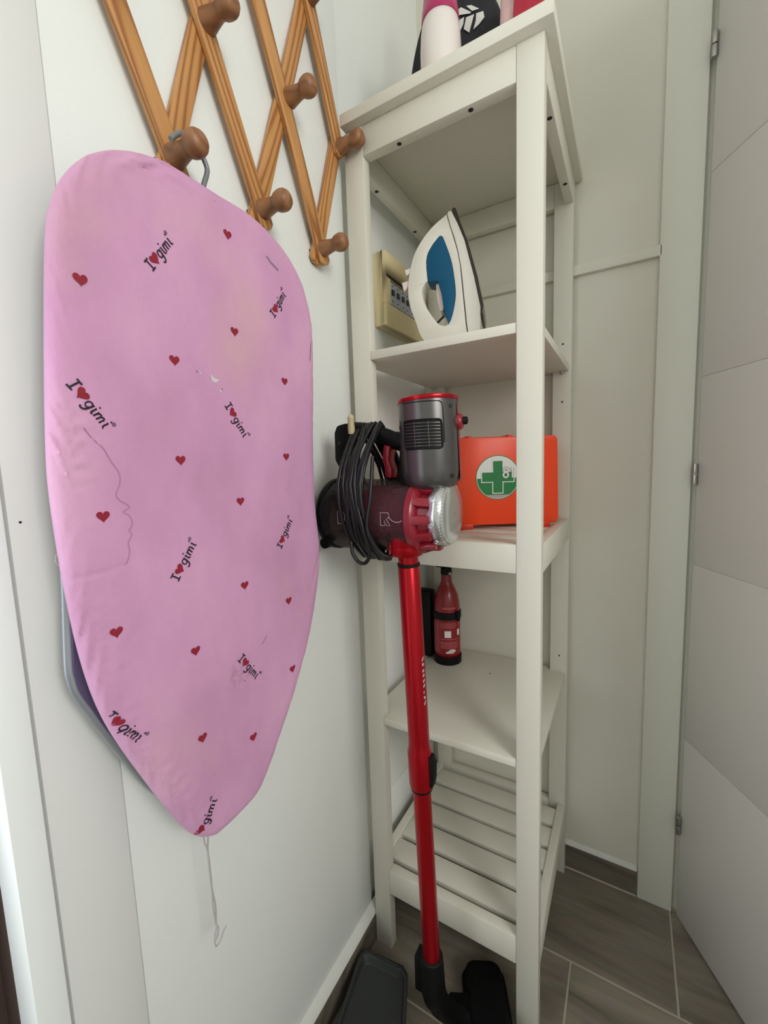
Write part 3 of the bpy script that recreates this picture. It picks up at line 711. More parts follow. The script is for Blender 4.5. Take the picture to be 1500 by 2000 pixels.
q = stroke(SCUFF, 0.003) + stroke([(-0.1915, 1.275), (-0.1930, 1.262), (-0.1960, 1.247)], 0.0012) + stroke([(-0.3275, 0.8525), (-0.318, 0.861)], 0.0011)
for (y, z, r) in ((-0.394, 1.1975, 0.0012), (-0.3615, 1.1825, 0.001), (-0.3602, 0.8165, 0.0011), (-0.3525, 1.3955, 0.0006), (-0.2635, 1.0965, 0.0006)):
    c = Vector((y, z)); q += fan([c + Vector((math.cos(2 * PI * k / 7), math.sin(2 * PI * k / 7))) * r for k in range(7)], c)
tag(decal(q, 'scuff_marks', M['grey_stain'], cover, 0.0005), kind='stuff')

# ------------------------------------------------------------------ steam iron, standing on its heel
IU = Vector((0.97, 0.243, 0)).normalized(); IW = Vector((IU.y, -IU.x, 0)); IA = Vector((0.17, 0.10, 0))
it = thing('steam_iron', (0.175, 0.10, 1.3047), 'white and blue steam iron standing on its heel on the upper shelf board', 'iron')
def interp(x, pts):
    for (a, ya), (b, yb) in zip(pts, pts[1:]):
        if a <= x <= b: return ya + (yb - ya) * (x - a) / (b - a)
    return pts[0][1] if x < pts[0][0] else pts[-1][1]
SEAM = [(1.300, 0.036), (1.3411, 0.0307), (1.394, 0.0259), (1.4443, 0.0211), (1.475, 0.0153), (1.502, 0.0083), (1.5257, 0.0009), (1.56, -0.011)]
PLAN = [(1.300, 0.040), (1.35, 0.0445), (1.40, 0.0425), (1.45, 0.0365), (1.50, 0.0265), (1.54, 0.0140), (1.557, 0.0065), (1.566, 0.0025)]
def hw(u, v):
    d = max(0.0, interp(v, SEAM) - u)
    return max(0.002, interp(v, PLAN) * (1 - 0.62 * min(1, d / 0.095)) - (0.0015 if d > 0 else 0))
def iron_part(name, contours, material, k=1.0, bevel=0.0035, sides=True, steps=True):
    cu = bpy.data.curves.new(name, 'CURVE'); cu.dimensions = '2D'; cu.fill_mode = 'BOTH'; cu.extrude = 1.0
    for pts in contours:
        sp = cu.splines.new('POLY'); sp.points.add(len(pts) - 1); sp.use_cyclic_u = True
        for q, p in zip(sp.points, pts): q.co = (p[0], p[1], 0, 1)
    tmp = bpy.data.objects.new(name, cu); COL.objects.link(tmp)
    dg = bpy.context.evaluated_depsgraph_get(); dg.update()
    me = bpy.data.meshes.new_from_object(tmp.evaluated_get(dg)); bpy.data.objects.remove(tmp); bpy.data.curves.remove(cu)
    bm = bmesh.new(); bm.from_mesh(me)
    bmesh.ops.remove_doubles(bm, verts=bm.verts, dist=1e-6)
    for v in bm.verts:
        u, vv, s = v.co.x, v.co.y, v.co.z
        h = hw(u, vv) * k
        v.co = IA + IU * u + IW * (h if s > 0 else -h) + Vector((0, 0, vv))
    bmesh.ops.recalc_face_normals(bm, faces=bm.faces)
    if bevel:
        es = [e for e in bm.edges if len(e.link_faces) == 2 and e.calc_face_angle(0) > 0.9]
        bmesh.ops.bevel(bm, geom=es, offset=bevel, segments=3, profile=0.5, affect='EDGES', clamp_overlap=True)
    for e in bm.edges:
        if len(e.link_faces) == 2: e.smooth = e.calc_face_angle(0) < 0.7
    for f in bm.faces: f.smooth = True
    bm.to_mesh(me); bm.free(); me.materials.clear()
    return link(name, me, material, it)
outer = IRON_OUTER[:10] + [(-0.0600, 1.3354), (-0.0450, 1.3165), (-0.0300, 1.3075), (-0.0100, 1.3049), (0.0330, 1.3049)] + IRON_OUTER[12:]
outer = [tuple(p) for p in catmull(outer[:12], 3, closed=False)] + outer[12:]
iron_part('body', [outer, [tuple(p) for p in catmull(IRON_INNER, 2)]], M['iron_white'], bevel=0.0055)
iron_part('water_tank', [IRON_BLUE], M['iron_blue'], 0.99, bevel=0.0015)
iron_part('handle_pad', [IRON_INNERPAD], M['pinkish'], 0.7, bevel=0.001)
skirt = IRON_SKIRT[:7] + [(0.0545, 1.3049), (0.0345, 1.3049)] + IRON_SKIRT[8:]
iron_part('skirt', [skirt], M['iron_white'], 1.0, bevel=0.0015)
sole = [(0.0022, 1.5605), (0.0052, 1.5648), (0.0080, 1.5625), (0.0185, 1.5270), (0.0325, 1.4885), (0.0500, 1.4190), (0.0605, 1.3665), (0.0590, 1.3530), (0.0563, 1.3530), (0.0568, 1.3664), (0.0460, 1.4199), (0.0283, 1.4925), (0.0152, 1.5279)]
iron_part('sole_rim', [sole], M['iron_dark'], 1.04, bevel=0.0006)
iron_part('soleplate', [[(u + 0.0002, v) for u, v in sole[1:8]] + [(u + 0.0016, v - 0.0006) for u, v in sole[7:0:-1]]], M['iron_sole'], 1.10, bevel=0.0)
iron_part('button', [IRON_BUTTON1], M['iron_white'], 0.75, bevel=0.001)
iron_part('button', [IRON_BUTTON2], M['pinkish'], 0.75, bevel=0.001)
pth = [IA + IU * u + Vector((0, 0, v)) for u, v in [(-0.0165, 1.372), (-0.024, 1.366), (-0.030, 1.361), (-0.037, 1.354)]]
MB().tube(pth, 0.0022, 8).build('cord_sleeve', M['iron_dark'], it)

# ------------------------------------------------------------------ breaker box on the left wall, behind the shelf unit
WR = WX - 0.0115
bx = thing('breaker_box', (WR, 0.24, 1.397), 'yellowed cream breaker box on the left wall behind the iron', 'fuse box')
y0, y1, z0, z1, xf = 0.137, 0.355, 1.397, 1.553, 0.0040
MB().box(WR, y0, z0, -0.006, y1, z1).box(-0.006, y0, 1.4990, xf, y1, z1).box(-0.006, y0, z0, xf, y1, 1.4440).box(-0.006, y0, 1.444, xf, 0.1575, 1.499) \
    .box(-0.006, 0.335, 1.444, xf, y1, 1.499).build('housing', M['cream'], bx, bevel=0.0015)
MB().box(xf - 0.001, 0.139, 1.4990, xf + 0.0006, 0.33, 1.5045).build('lid_slot', M['dark_hole'], bx)
for k in range(7):
    yk = 0.1600 + k * 0.0245
    br = MB().box(-0.0060, yk, 1.4475, 0.0010, yk + 0.0225, 1.4955).build('breaker', M['breaker'], bx, bevel=0.0008)
    MB().box(0.001, yk + 0.006, 1.468, 0.0045, yk + 0.0165, 1.480).build('switch', M['breaker_dark'], br, bevel=0.0008)
    MB().lathe((0.0008, yk + 0.011, 1.4560), (1, 0, 0), [(0.0022, 0), (0.0022, 0.0008), (0, 0.0008)], 8).build('screw', M['breaker_dark'], br)
    MB().lathe((0.0008, yk + 0.011, 1.4890), (1, 0, 0), [(0.0022, 0), (0.0022, 0.0008), (0, 0.0008)], 8).build('screw', M['breaker_dark'], br)

# ------------------------------------------------------------------ first aid case
fa = thing('first_aid_case', (0.145, 0.158, 0.9385), 'orange first aid case with a green cross label on the middle slatted shelf', 'first aid kit')
FAM = Matrix.Translation((0.145, 0.158, 0.9385)) @ Matrix.Rotation(math.atan2(0.519, 0.855), 4, 'Z')
def rrect(x0, z0, x1, z1, r, taper=0.0, n=5):
    pts = []
    for cx, cz, a in ((x1 - r, z0 + r, -90), (x1 - taper - r, z1 - r, 0), (x0 + taper + r, z1 - r, 90), (x0 + r, z0 + r, 180)):
        for k in range(n + 1):
            t = math.radians(a + 90 * k / n); pts.append((cx + r * math.cos(t), cz + r * math.sin(t)))
    return pts
MB().prism(rrect(0.0, 0.009, 0.2320, 0.2010, 0.012, 0.004), 0.0, 0.0380, 'y', FAM).build('front_shell', M['orange'], fa, bevel=0.003)
MB().prism(rrect(0.0, 0.009, 0.2320, 0.2010, 0.012, 0.004), 0.0392, 0.0760, 'y', FAM).build('back_shell', M['orange'], fa, bevel=0.003)
for xa in (0.008, 0.1780):
    MB().box(xa, -0.003, 0.0, xa + 0.034, 0.030, 0.0125, FAM).build('foot', M['orange_dark'], fa, bevel=0.002)
for xa in (0.032, 0.122):
    MB().box(xa, 0.010, 0.198, xa + 0.010, 0.065, 0.2050, FAM).build('latch', M['orange_dark'], fa, bevel=0.0015)
MB().box(0.0000, 0.022, 0.1990, 0.0110, 0.034, 0.2085, FAM).build('latch_tab', M['white_print'], fa, bevel=0.002)
lab_c = (0.0965, 0.1130); R_ = 0.0485
def flat(polys, name, material, parent, lift):
    mb = MB()
    for poly in polys: mb.add([FAM @ Vector((p[0], -lift, p[1])) for p in poly], [tuple(range(len(poly)))])
    return mb.build(name, material, parent, flip=False)
circ = lambda r, a0=0, a1=360, n=48: [(lab_c[0] + r * math.cos(math.radians(a0 + (a1 - a0) * k / n)), lab_c[1] + r * math.sin(math.radians(a0 + (a1 - a0) * k / n))) for k in range(n + (0 if a1 - a0 == 360 else 1))]
lb = flat([circ(R_)], 'label', M['green_print'], fa, 0.0003)
flat([circ(R_ * 0.965)], 'label_disc', M['white_print'], lb, 0.0005)
flat([circ(R_ * 0.94, 182, 358)], 'label_field', M['green_print'], lb, 0.0007)
flat([circ(R_ * 0.94, 236, 304)], 'label_strip', M['outline_print'], lb, 0.0009)
def cross(h, L_, oz=0.0012):
    cx, cz = lab_c[0], lab_c[1] + oz
    return [[(cx - h, cz - L_), (cx + h, cz - L_), (cx + h, cz + L_), (cx - h, cz + L_)], [(cx - L_, cz - h), (cx - h, cz - h), (cx - h, cz + h), (cx - L_, cz + h)],
            [(cx + h, cz - h), (cx + L_, cz - h), (cx + L_, cz + h), (cx + h, cz + h)]]
flat(cross(0.0122, 0.0366), 'cross_border', M['white_print'], lb, 0.0011)
flat(cross(0.0102, 0.0345), 'cross', M['green_print'], lb, 0.0013)
dx, dz = lab_c[0] + 0.0010, lab_c[1] - 0.0040
ring_ = lambda cx_, cz_, rx, rz: [(cx_ + rx * math.cos(2 * PI * k / 20), cz_ + rz * math.sin(2 * PI * k / 20)) for k in range(20)]
eight = [ring_(dx + 0.0165, dz + 0.0197, 0.0046, 0.0045), ring_(dx + 0.0163, dz + 0.0092, 0.0053, 0.0056)]
one = [(dx + 0.0262, dz + 0.0205), (dx + 0.0310, dz + 0.0236), (dx + 0.0310, dz + 0.0190), (dx + 0.0310, dz + 0.0030)]
for ww, nm, mm, lf in ((0.0054, 'digit_border', M['grey_print'], 0.0014), (0.0034, 'digit', M['white_print'], 0.0018)):
    for k, q in enumerate((stroke(eight[0], ww, True), stroke(eight[1], ww, True), stroke(one[1:], ww), stroke(one[:2], ww * 0.9))):
        flat(q, nm, mm, lb, lf + 0.00008 * k)

# ------------------------------------------------------------------ fire extinguisher and its wall bracket
EX = Vector((0.0620, 0.310, 0.5558)); ER = 0.0345
ex = thing('fire_extinguisher', EX, 'small red fire extinguisher in the back corner of the lower shelf board', 'fire extinguisher')
MB().lathe(EX, (0, 0, 1), [(0.0, 0.0020), (0.030, 0.0020), (ER, 0.006), (ER, 0.150), (ER * 0.97, 0.165), (ER * 0.86, 0.183), (ER * 0.66, 0.200), (ER * 0.47, 0.213), (0.0140, 0.222), (0.0135, 0.240), (0.0, 0.240)], 36).build('cylinder', M['ext_red'], ex, smooth=60)
MB().lathe(EX, (0, 0, 1), [(0.0, 0.0), (ER + 0.0022, 0.0), (ER + 0.0026, 0.004), (ER + 0.0026, 0.020), (ER + 0.0008, 0.0215), (ER + 0.0005, 0.006), (0, 0.006)], 36).build('base_ring', M['black'], ex)
MB().lathe(EX, (0, 0, 1), [(0.0, 0.238), (0.0145, 0.238), (0.0145, 0.256), (0.010, 0.262), (0.010, 0.275), (0, 0.275)], 20).box(EX.x - 0.008, EX.y - 0.052, EX.z + 0.268, EX.x + 0.008, EX.y + 0.020, EX.z + 0.278) \
    .box(EX.x - 0.008, EX.y - 0.060, EX.z + 0.288, EX.x + 0.008, EX.y + 0.012, EX.z + 0.297).box(EX.x - 0.006, EX.y + 0.004, EX.z + 0.272, EX.x + 0.006, EX.y + 0.014, EX.z + 0.292).build('valve', M['black'], ex, bevel=0.0015)
MB().lathe(EX + Vector((0.012, -0.012, 0.246)), (0.6, -0.7, -0.1), [(0.004, 0), (0.004, 0.008), (0.003, 0.010), (0, 0.010)], 10).build('pressure_gauge', M['steel'], ex)
def patch(t0, t1, za, zb, name, material, parent, lift=0.0005, seg=10):
    a0, a1 = math.radians(t0), math.radians(t1)
    mb = MB().lathe(EX, (0, 0, 1), [(ER + lift, za), (ER + lift, zb)], seg, a0, a1, ref=(1, 0, 0))
    return mb.build(name, material, parent)
lb2 = patch(-150, 5, 0.030, 0.118, 'label', M['ext_label'], ex, 0.0004, 24)
patch(-100, -18, 0.030, 0.118, 'label_red', M['ext_red'], lb2, 0.0007, 16)
mbp = MB()
for za, t0, t1 in ((0.112, -95, -30), (0.107, -100, -25), (0.102, -95, -30), (0.070, -98, -22), (0.062, -98, -20), (0.058, -98, -20), (0.054, -98, -22), (0.050, -98, -20), (0.046, -98, -24)):
    mbp.lathe(EX, (0, 0, 1), [(ER + 0.0010, za), (ER + 0.0010, za + 0.0022)], 10, math.radians(t0), math.radians(t1), ref=(1, 0, 0))
for k in range(14):
    mbp.lathe(EX, (0, 0, 1), [(ER + 0.0008, 0.034 + k * 0.006), (ER + 0.0008, 0.037 + k * 0.006)], 6, math.radians(-146), math.radians(-106), ref=(1, 0, 0))
mbp.lathe(EX, (0, 0, 1), [(ER + 0.0008, 0.152), (ER + 0.0006, 0.157)], 8, math.radians(-88), math.radians(-30), ref=(1, 0, 0))
tag(mbp.build('print_lines', M['ext_print'], lb2), kind='stuff')
mbp = MB()
mbp.lathe(EX, (0, 0, 1), [(ER + 0.0011, 0.076), (ER + 0.0011, 0.094)], 5, math.radians(-80), math.radians(-52), ref=(1, 0, 0))
mbp.lathe(EX, (0, 0, 1), [(ER + 0.0011, 0.080), (ER + 0.0011, 0.096)], 3, math.radians(-22), math.radians(-8), ref=(1, 0, 0))
for k, (a, b) in enumerate(((-76, -40), (-72, -34), (-64, -30), (-58, -36))):
    mbp.lathe(EX, (0, 0, 1), [(ER + 0.0011, 0.033 + k * 0.0028), (ER + 0.0011, 0.0352 + k * 0.0028)], 5, math.radians(a), math.radians(b), ref=(1, 0, 0))
tag(mbp.build('pictograms', M['white_print'], lb2), kind='stuff')
ebr = thing('extinguisher_bracket', (WR, 0.31, 0.5558), 'black strap bracket on the left wall gripping the small red extinguisher', 'bracket')
MB().box(WR, 0.290, 0.5600, 0.0235, 0.330, 0.745).build('back_plate', M['black'], ebr, bevel=0.008)
MB().lathe(EX, (0, 0, 1), [(ER + 0.0006, 0.122), (ER + 0.0030, 0.123), (ER + 0.0030, 0.141), (ER + 0.0006, 0.142)], 36).build('strap', M['black'], ebr)
bd = Vector((math.cos(math.radians(-22)), math.sin(math.radians(-22)), 0))
MB().lathe(EX + bd * (ER + 0.005) + Vector((0, 0, 0.121)), (0, 0, 1), [(0, 0), (0.0055, 0.0), (0.0060, 0.002), (0.0060, 0.022), (0.005, 0.025), (0, 0.025)], 10).build('buckle', M['black'], ebr)

# ------------------------------------------------------------------ stick vacuum leaning in front of the shelf unit
vc = thing('vacuum_cleaner', (0.187, -0.10, 0.0), 'red and grey corded stick vacuum cleaner upright before the shelf unit', 'vacuum cleaner')
VY = -0.10
def px_(z): return 0.162 + (0.914 - z) * 0.0335
def axis_pt(z): return Vector((px_(z), VY, z))
def turned(prof_z, seg=28):
    """tube profile along the slightly leaning pole: list of (z, r)"""
    a, b = axis_pt(prof_z[0][0]), axis_pt(prof_z[-1][0]); ax = (b - a).normalized()
    return MB().lathe(a, ax, [(r, (axis_pt(z) - a).dot(ax)) for z, r in prof_z], seg)
up = turned([(0.918, 0.0172), (0.916, 0.0182), (0.612, 0.0182), (0.600, 0.0190), (0.592, 0.0212), (0.535, 0.0212), (0.527, 0.0200), (0.524, 0.0165)]).build('upper_tube', M['vac_red'], vc)
turned([(0.9235, 0.0160), (0.9235, 0.0188), (0.9185, 0.0188), (0.9185, 0.0160)]).build('seal_ring', M['black'], vc)
turned([(0.5275, 0.0160), (0.5270, 0.0200), (0.5225, 0.0190), (0.5215, 0.0160)]).build('seal_ring', M['black'], vc)
turned([(0.526, 0.0158), (0.165, 0.0158)]).build('lower_tube', M['vac_red'], vc)
c = axis_pt(0.563)
MB().prism([(0, -0.030), (0.0055, -0.028), (0.0085, -0.010), (0.0085, 0.014), (0.004, 0.026), (0, 0.028)], c.y - 0.0075, c.y + 0.0075, 'y', Matrix.Translation((c.x + 0.0195, 0, c.z))).build('release_button', M['black'], vc, bevel=0.001)
# lettering down the side of the tube (worn, unreadable in the picture): short white strokes
mbp = MB()
cdir = Vector((0.93, -0.22, 0)).normalized(); side = Vector((0.22, 0.93, 0)).normalized()
for k in range(9):
    z = 0.765 - k * 0.0095; p0 = axis_pt(z) + cdir * 0.01865
    for a in ((-0.003, 0.0), (0.0, 0.003)):
        if random.random() < 0.8:
            zt = z + random.uniform(-0.002, 0.002)
            mbp.add([p0 + side * a[0] * 0.8 + Vector((0, 0, zt - z)), p0 + side * a[1] * 0.8 + Vector((0, 0, zt - z)), p0 + side * a[1] * 0.8 + Vector((0, 0, zt - z - 0.005)), p0 + side * a[0] * 0.8 + Vector((0, 0, zt - z - 0.005))], [(0, 1, 2, 3)])
tag(mbp.build('tube_print', M['outline_print'], up), kind='stuff')
# inlet neck
turned([(0.960, 0.0165), (0.9235, 0.0168)]).build('inlet_neck', M['vac_red'], vc)
MB().lathe((0.1670, VY - 0.0190, 0.9420), (0, 0, 1), [(0.0, 0.0), (0.0265, 0.0), (0.0285, 0.002), (0.0300, 0.014), (0.0300, 0.016), (0.0306, 0.017), (0.0310, 0.040), (0, 0.040)], 32).build('inlet_flare', M['vac_red'], vc)
CZ = 1.003
cupax = (1, 0, 0)
MB().lathe((0.0, VY, CZ), cupax, [(0.0595, 0.024), (0.0612, 0.028), (0.0615, 0.070), (0.0605, 0.130), (0.0590, 0.186), (0.0570, 0.186), (0.0585, 0.130), (0.0595, 0.070), (0.0590, 0.028)], 40).build('dust_cup', M['cup'], vc)
MB().lathe((0.0, VY, CZ), cupax, [(0.0, 0.0150), (0.052, 0.0150), (0.0595, 0.0175), (0.0630, 0.022), (0.0630, 0.030), (0.0615, 0.032), (0.058, 0.032), (0.0, 0.032)], 40).build('cup_lid', M['black'], vc)
MB().lathe((0.0, VY, CZ), cupax, [(0.0, 0.088), (0.044, 0.089), (0.049, 0.095), (0.051, 0.184), (0.0, 0.185)], 28).build('filter', M['vac_filter'], vc)
MB().lathe((0.0, VY, CZ - 0.010), cupax, [(0.0, 0.034), (0.044, 0.035), (0.042, 0.070), (0.026, 0.080), (0, 0.082)], 20).build('dust', M['dust'], vc)
# outline lettering on the cup, half hidden by the cord
def on_cup(x, t, r=0.0626): return Vector((x, VY + r * math.cos(math.radians(t)), CZ + r * math.sin(math.radians(t))))
mbp = MB()
def cup_stroke(pts, w=0.0010):
    rb = ribbon([Vector(p) for p in pts], w)
    for a, b in zip(rb, rb[1:]):
        q = [a[0], a[1], b[1], b[0]]
        mbp.add([on_cup(p.x, 188 - (p.y / 0.0626) * 57.3 ) for p in q], [(0, 1, 2, 3)])
for x0, L in ((0.066, [(0, 0), (0, 0.020), (0.010, 0.020), (0.014, 0.015), (0.014, 0.005), (0.010, 0), (0, 0)]),
              (0.112, [(0, 0), (0, 0.020), (0.008, 0.020), (0.008, 0), (0, 0)]),
              (0.147, [(0, 0), (0, 0.020), (0.014, 0.020), (0.016, 0.014), (0.011, 0.010), (0.017, 0), (0.011, 0), (0.007, 0.008), (0.007, 0), (0, 0)]),
              (0.162, [(0, 0.013), (0.006, 0.008), (0.012, 0.006), (0.019, 0.007), (0.022, 0.009)])):
    cup_stroke([(x0 + a, b) for a, b in L])
tag(mbp.build('cup_print', M['outline_print'], vc), kind='stuff')
# red ring with fins
MB().lathe((0.0, VY, CZ), cupax, [(0.054, 0.184), (0.0600, 0.185), (0.0602, 0.195), (0.057, 0.199), (0.046, 0.202), (0.044, 0.222), (0.0, 0.222)], 40).build('red_collar', M['vac_red_plastic'], vc)
for k in range(12):
    Mx = Matrix.Translation((0, VY, CZ)) @ Matrix.Rotation(2 * PI * k / 12, 4, 'X')
    MB().prism([(0.195, 0.042), (0.195, 0.0595), (0.208, 0.0550), (0.2225, 0.0535), (0.2225, 0.042)], -0.0070, 0.0070, 'y', Mx).build('cooling_fin', M['vac_red_plastic'], vc, bevel=0.0015)
# silver end piece with lobed rim and rows of vents
NL = 120; sil = MB()
def lob(k): return 0.0022 * math.cos(2 * PI * k / NL * 11)
SZ = CZ + 0.005
sprof = [(0.0490, 0.2195), (0.0512, 0.2215), (0.0515, 0.2310), (0.0505, 0.2340), (0.0470, 0.2400), (0.0400, 0.2430), (0.022, 0.2440), (0.001, 0.2442)]
vs = []; fs = []
for r, x in sprof:
    for k in range(NL):
        t = 2 * PI * k / NL; vs.append((x + (lob(k) if x < 0.2225 else 0), VY + r * math.cos(t), SZ + r * math.sin(t)))
for i in range(len(sprof) - 1):
    for k in range(NL): fs.append((i * NL + k, i * NL + (k + 1) % NL, (i + 1) * NL + (k + 1) % NL, (i + 1) * NL + k))
sil.add(vs, fs)
cap_ = sil.build('end_cap', M['vac_silver'], vc, smooth=60)
holes = MB()
for rr, xx in ((0.0488, 0.2370), (0.0450, 0.2410)):
    for k in range(22):
        t = math.radians(125 + k * 6.6)
        p = Vector((xx, VY + rr * math.cos(t), SZ + rr * math.sin(t))); n_ = Vector((0.75, 0.8 * math.cos(t), 0.8 * math.sin(t))).normalized()
        holes.lathe(p, n_, [(0.0012, -0.0004), (0.0012, 0.0004), (0, 0.0004)], 7)
tag(holes.build('vent_holes', M['hole_rim'], cap_), kind='stuff')
for a in (150, 195, 232):
    t = math.radians(a); p = Vector((0.2265, VY + 0.0513 * math.cos(t), SZ + 0.0513 * math.sin(t))); n_ = Vector((0, math.cos(t), math.sin(t)))
    MB().lathe(p, n_, [(0.0052, -0.002), (0.0050, 0.0014), (0.0030, 0.0016), (0.0026, 0.0004), (0, 0.0004)], 16).build('screw_boss', M['vac_silver'], cap_)
# motor housing
HA = Vector((0.2075, VY, 1.045)); HX = Vector((-0.035, 0, 1)).normalized()
MB().lathe(HA, HX, [(0.0, -0.002), (0.026, 0.000), (0.0390, 0.006), (0.0440, 0.016), (0.0455, 0.030), (0.0460, 0.100), (0.0462, 0.134), (0.0, 0.134)], 44).build('motor_housing', M['vac_grey'], vc, smooth=50)
MB().lathe(HA, HX, [(0.0, 0.1340), (0.0468, 0.1342), (0.0478, 0.1360), (0.0474, 0.1395), (0.0448, 0.1412), (0.0415, 0.1402), (0.0, 0.1370)], 44).build('top_ring', M['vac_red'], vc)
# vent grille on the side facing the room
GD = math.atan2(-0.78, 0.30)
def on_house(t, h, r): # t: angle (deg) about the housing axis from the facing direction
    a = GD + math.radians(t); return HA + HX * h + Vector((math.cos(a), math.sin(a), 0)) * r
gr = MB()
vs = []; 
def gpatch(mb, t0, t1, h0, h1, r, n=8):
    vs = [on_house(t0 + (t1 - t0) * k / n, h, r) for h in (h0, h1) for k in range(n + 1)]
    mb.add(vs, [(k, k + 1, n + 2 + k, n + 1 + k) for k in range(n)])
gpatch(gr, -49, 25, 0.0640, 0.1045, 0.0464)
grille = gr.build('vent_grille', M['black'], vc)
for k in range(8):
    b_ = MB(); gpatch(b_, -47, 23, 0.0670 + k * 0.0047, 0.0680 + k * 0.0047, 0.0470); b_.build('grille_bar', M['vac_grey'], grille)
for t in (-25, 1):
    b_ = MB(); gpatch(b_, t, t + 1.4, 0.0655, 0.1030, 0.0471, 2); b_.build('grille_bar', M['vac_grey'], grille)
def hstroke(name, pts, r, w, closed=True):
    fine = []
    for a, b in zip(pts, pts[1:] + (pts[:1] if closed else [])):
        fine += [(a[0] + (b[0] - a[0]) * k / 6, a[1] + (b[1] - a[1]) * k / 6) for k in range(6)]
    MB().tube([on_house(t, h, r) for t, h in fine], w, 6, closed=closed).build(name, M['black'], grille)
hstroke('grille_frame', [(-50, 0.069), (-49, 0.065), (-45, 0.0632), (21, 0.0632), (25.5, 0.065), (26.5, 0.069), (26.5, 0.098), (25, 0.1035), (21, 0.105), (-45, 0.105), (-49, 0.1035), (-50, 0.098)], 0.0466, 0.0013)
hstroke('panel_seam', [(-52, 0.1310), (24, 0.1310), (29, 0.1280), (30.5, 0.121), (30.5, 0.062)], 0.0462, 0.0008, closed=False)
for t, h in ((48, 0.124), (46, 0.022), (-76, 0.098)):
    p = on_house(t, h, 0.0455); n_ = (p - (HA + HX * h)).normalized()
    MB().lathe(p, n_, [(0.0034, -0.001), (0.0034, 0.0008), (0, 0.0008)], 12).build('screw_hole', M['dark_hole'], vc)
# red strip and switch on the right side
sp = MB()
vs = []
for h in (0.012, 0.130):
    for t in (70, 78, 86, 94, 102, 110): vs.append(on_house(t, h, 0.0468))
sp.add(vs, [(k, k + 1, k + 7, k + 6) for k in range(5)])
sp.build('side_strip', M['vac_red_plastic'], vc)
pb = on_house(80, 0.103, 0.0470); nb = (pb - (HA + HX * 0.103)).normalized()
MB().lathe(pb, nb, [(0.0125, -0.003), (0.0125, 0.002), (0.0100, 0.0055), (0.005, 0.0072), (0, 0.0075)], 20).build('power_switch', M['vac_red_plastic'], vc)
MB().lathe(pb + Vector((0.003, -0.002, 0.001)), nb, [(0.0060, 0.004), (0.0060, 0.0095), (0.004, 0.011), (0, 0.011)], 12).build('switch_button', M['black'], vc)
# handle and trigger
grip = catmull([(0.172, VY, 1.118), (0.150, VY, 1.124), (0.120, VY, 1.136), (0.085, VY, 1.146), (0.055, VY, 1.150)], 6, closed=False)
MB().tube(grip, [0.0150] * 8 + [0.0130] * (len(grip) - 8), 14).build('handle', M['black'], vc)
MB().prism([(0.0290, 1.098), (0.0300, 1.145), (0.0360, 1.157), (0.0560, 1.160), (0.0640, 1.152), (0.0640, 1.120), (0.0680, 1.085), (0.0780, 1.058), (0.0640, 1.050), (0.0480, 1.062), (0.0400, 1.080)], VY - 0.0140, VY + 0.0140, 'y').build('rear_handle', M['black'], vc, bevel=0.004)
for x, z in ((0.0410, 1.1270), (0.0420, 1.0960)):
    MB().lathe((x, VY - 0.0138, z), (0, -1, 0), [(0.0032, 0), (0.0032, 0.0006), (0, 0.0006)], 10).build('screw_hole', M['dark_hole'], vc)
MB().prism([(0.1560, 1.118), (0.1630, 1.115), (0.1660, 1.090), (0.1640, 1.062), (0.1540, 1.052), (0.1480, 1.058), (0.1540, 1.078), (0.1560, 1.100)], VY - 0.012, VY + 0.012, 'y').build('trigger_guard', M['black'], vc, bevel=0.003)
MB().prism([(0.1280, 1.1200), (0.1400, 1.1160), (0.1360, 1.0950), (0.1420, 1.0780), (0.1400, 1.0640), (0.1290, 1.0660), (0.1280, 1.0820), (0.1240, 1.0950)], VY - 0.0125, VY + 0.0100, 'y').build('trigger', M['vac_red_plastic'], vc, bevel=0.003)
# power cord wound round handle and cup
wind = MB()
random.seed(3)
NT = 14
path = []
for k in range(NT):
    xt = 0.072 + 0.048 * k / (NT - 1) + random.uniform(-0.006, 0.006); xb = 0.082 + 0.046 * ((k * 5) % NT) / (NT - 1) + random.uniform(-0.008, 0.008)
    dr = random.uniform(0, 0.006); nn = 26
    for j in range(nn):
        t = -PI / 2 + 2 * PI * j / nn      # start at the bottom, going to the front
        cz, hz = 1.045, 0.108 + dr * 0.7
        s_ = math.sin(t); c_ = math.cos(t)
        hy = 0.068 + dr if s_ < 0.1 else (0.068 + dr) * (1 - 0.70 * ((s_ - 0.1) / 0.9) ** 1.6)
        f = (s_ + 1) / 2
        path.append((xb + (xt - xb) * f + 0.002 * math.sin(3 * t + k), VY - hy * c_, cz + hz * s_ - (0.006 if s_ < -0.9 else 0)))
wind.tube(path, 0.0032, 8)
wind.build('power_cord', M['cord'], vc, smooth=70)
MB().tube(catmull([(0.088, VY - 0.058, 0.965), (0.092, VY - 0.060, 0.945), (0.104, VY - 0.058, 0.931), (0.116, VY - 0.056, 0.934), (0.124, VY - 0.060, 0.955), (0.120, VY - 0.070, 0.99), (0.108, VY - 0.068, 1.04), (0.100, VY - 0.045, 1.10), (0.098, VY - 0.020, 1.148)], 6, closed=False), 0.0030, 8).build('power_cord', M['cord'], vc, smooth=70)
MB().tube(catmull([(0.130, VY - 0.050, 1.10), (0.133, VY - 0.066, 1.04), (0.128, VY - 0.071, 0.99), (0.138, VY - 0.058, 0.955), (0.150, VY - 0.045, 0.942), (0.155, VY - 0.03, 0.948)], 6, closed=False), 0.0030, 8).build('power_cord', M['cord'], vc, smooth=70)
